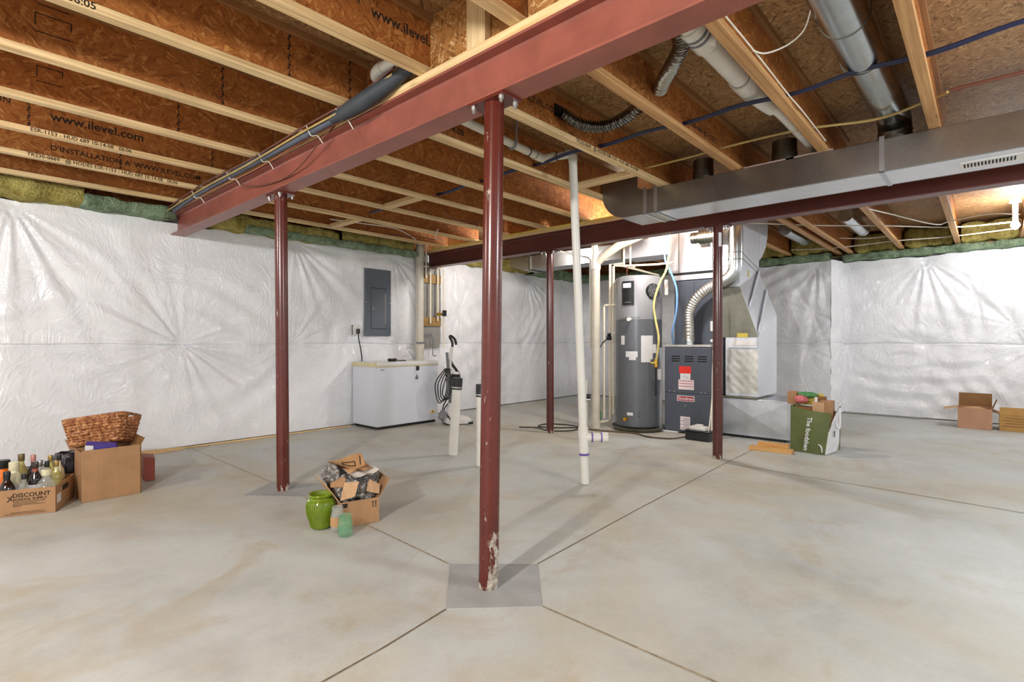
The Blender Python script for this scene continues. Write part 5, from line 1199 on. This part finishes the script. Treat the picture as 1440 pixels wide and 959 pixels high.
# ------------------------------------------------------------------ green shopping bag
A0, A1 = V((5.80, 1.475, .004)), V((5.77, 1.165, .004)); gs = V((5.93, 1.085, .004))
t_ = thing('shopping_bag', 'olive green reusable shopping bag with white side standing beside the return box', 'bag', (5.9, 1.3, 0))
T0, T1 = V((5.79, 1.470, .455)), V((5.75, 1.105, .41)); bk = V((.20, .0, 0))
def fp(u, v): return A0 * (1 - u) * (1 - v) + A1 * u * (1 - v) + T1 * u * v + T0 * (1 - u) * v + V((-.018 * math.sin(PI * u) * math.sin(PI * v) + .010 * math.sin(7 * u + 2 * v) * v, 0, -.012 * math.sin(PI * u) * v))
mb = MB(); mb.grid(fp, 24, 24); mb.grid(lambda u, v: fp(u, v) + V((.004, 0, 0)), 24, 24); obj('front_panel', mb, 'bag_green', t_)
mb = MB(); mb.grid(lambda u, v: fp(u, v) + bk + V((.012, -.0, .0)), 12, 12); mb.open = True; obj('back_panel', mb, 'bag_green', t_)
mb = MB(); mb.grid(lambda u, v: fp(0, v) + bk * u + V((.003, .002, 0)), 8, 12); mb.open = True; obj('left_side', mb, 'bag_green', t_)
E1, E2 = V((5.99, 1.12, .10)), V((5.99, 1.085, .455))
mb = MB(); Q = [A1 + V((-.003, -.003, 0)), gs + V((.02, .02, .02)), V((5.99, 1.085, .09)), V((5.98, 1.08, .45)), V((5.90, 1.075, .44)), V((5.80, 1.105, .31)), A1.lerp(T1, .55) + V((-.001, -.004, 0))]
mb.hull(Q, [p + V((.012, .012, 0)) for p in Q]); obj('white_side', mb, 'bag_white', t_, smooth=15)
mb = MB(); mb.hull([V((5.982, 1.083, .03)), V((6.02, 1.083, .03)), V((6.02, 1.078, .46)), V((5.982, 1.078, .46))], [V((5.982, 1.09, .03)), V((6.02, 1.09, .03)), V((6.02, 1.085, .46)), V((5.982, 1.085, .46))]); obj('dark_edge', mb, 'bag_green', t_)
rt = (fp(.55, .05) - fp(.55, .95)).normalized(); nrm = (fp(1, .5) - fp(0, .5)).normalized()
mb = MB(); mb.text('The foodshen', .060, fp(.515, .86) + V((-.028, 0, 0)), rt + nrm * (-.04), nrm, .0006); obj('lettering', mb, 'bag_white', t_, smooth=0)
mb = MB()
mb.tube([V((-.006, 0, 0)) + fp(.78, .24), V((-.006, 0, 0)) + fp(.86, .20), V((-.006, 0, 0)) + fp(.90, .12), V((-.006, 0, 0)) + fp(.91, .05)], lambda u: .003 + .004 * math.sin(PI * u), seg=6); obj('leaf_print', mb, 'bag_white', t_)
mb = MB(); sd_ = V((.72, -.20, 0)).normalized()
mb.text('eat', .05, V((5.853, 1.098, .235)), V((-.0, .0, -1)), sd_, .0006); obj('side_lettering', mb, 'ink', t_, smooth=0)
mb = MB(); mb.tube([V((5.84, 1.085, .33)), V((5.87, 1.07, .26)), V((5.90, 1.065, .28)), V((5.93, 1.068, .40)), V((5.94, 1.075, .45))], .010, seg=8); obj('strap_handle', mb, 'bag_white', t_)
# goods in and behind the bag
single('carton', B(5.86, 5.97, 1.12, 1.225, .30, .515, .003), 'card', 'small brown carton standing upright in the green bag', 'box')
t_ = carton('cardboard_box', 'small open carton with dark inside sticking out of the bag beside the upright carton', 'box', Frame((5.83, 1.185), (0, -1)), .10, .12, .50, 'card_light', [('back', 88, .05, 'card_dark')])
single('carton', B(6.02, 6.12, 1.475, 1.56, .4455, .575, .003), 'card', 'small upright brown carton on the return box corner', 'box')
single('packet', crumple((6.02, 1.43, .50), .06, .06, .04, 50, .15), 'pink', 'pink and yellow packet on top of the bag goods', 'packet', smooth=25)
single('packet', crumple((6.08, 1.39, .545), .07, .10, .03, 51, .15), 'green', 'green packet lying above the pink packet behind the bag', 'packet', smooth=25)
single('packet', B(6.10, 6.14, 1.25, 1.52, .44, .56, .004), 'yellow', 'flat pale yellow carton at the back of the bag goods', 'packet')
single('white_tube', MB().cone((5.87, 1.262, .36), (5.87, 1.262, .545), .014, seg=16), 'white_plastic', 'slim white box upright at the middle of the bag opening', 'packet')
single('packet', B(5.85, 6.08, 1.285, 1.455, .30, .43, .006), 'card_dark', 'dark packet sitting in the mouth of the green bag', 'packet')

# ------------------------------------------------------------------ lights, world, camera
def lamp(loc, power, r, col=(1, .96, .9)):
    l = bpy.data.lights.new('bulb_or_fill_light', 'POINT'); l.energy = power; l.shadow_soft_size = r; l.color = col
    o = bpy.data.objects.new('bulb_or_fill_light', l); o.location = loc; C.objects.link(o); return o
lamp((-1.75, .95, 2.22), 365, .08, (1, .98, .955))
lamp((-1.0, 4.0, 2.22), 75, .08, (1, .98, .955))  # unseen fill lamp added to brighten the left wall and its folds
lamp((5.34, 4.9, 2.36), 34, .06, (1, .98, .955))  # added fill hidden behind the far beam, lifts freezer wall and corner
lamp((5.30, 2.70, 2.36), 80, .06, (1, .98, .95))
lamp((8.2, -.23, 2.36), 55, .06, (.94, .975, 1))
lamp((2.6, -1.6, 2.1), 150, .2, (.93, .97, 1))  # added fill behind the camera for right floor and duct reflections
w = bpy.data.worlds.new('basement_ambient'); bpy.context.scene.world = w; w.use_nodes = True
w.node_tree.nodes['Background'].inputs[0].default_value = (1, .995, .985, 1); w.node_tree.nodes['Background'].inputs[1].default_value = .86
cam = bpy.data.cameras.new('camera'); cam.sensor_width = 36; cam.lens = 741 / 1440 * 36; cam.clip_start = .05
co = bpy.data.objects.new('camera', cam); co.location = (0, 0, 1.1); co.rotation_euler = (PI / 2, 0, math.atan2(-.7418, .6707)); C.objects.link(co)
bpy.context.scene.camera = co
vs = bpy.context.scene.view_settings; vs.view_transform = 'Standard'; vs.look = 'None'; vs.exposure = 0; vs.gamma = 1
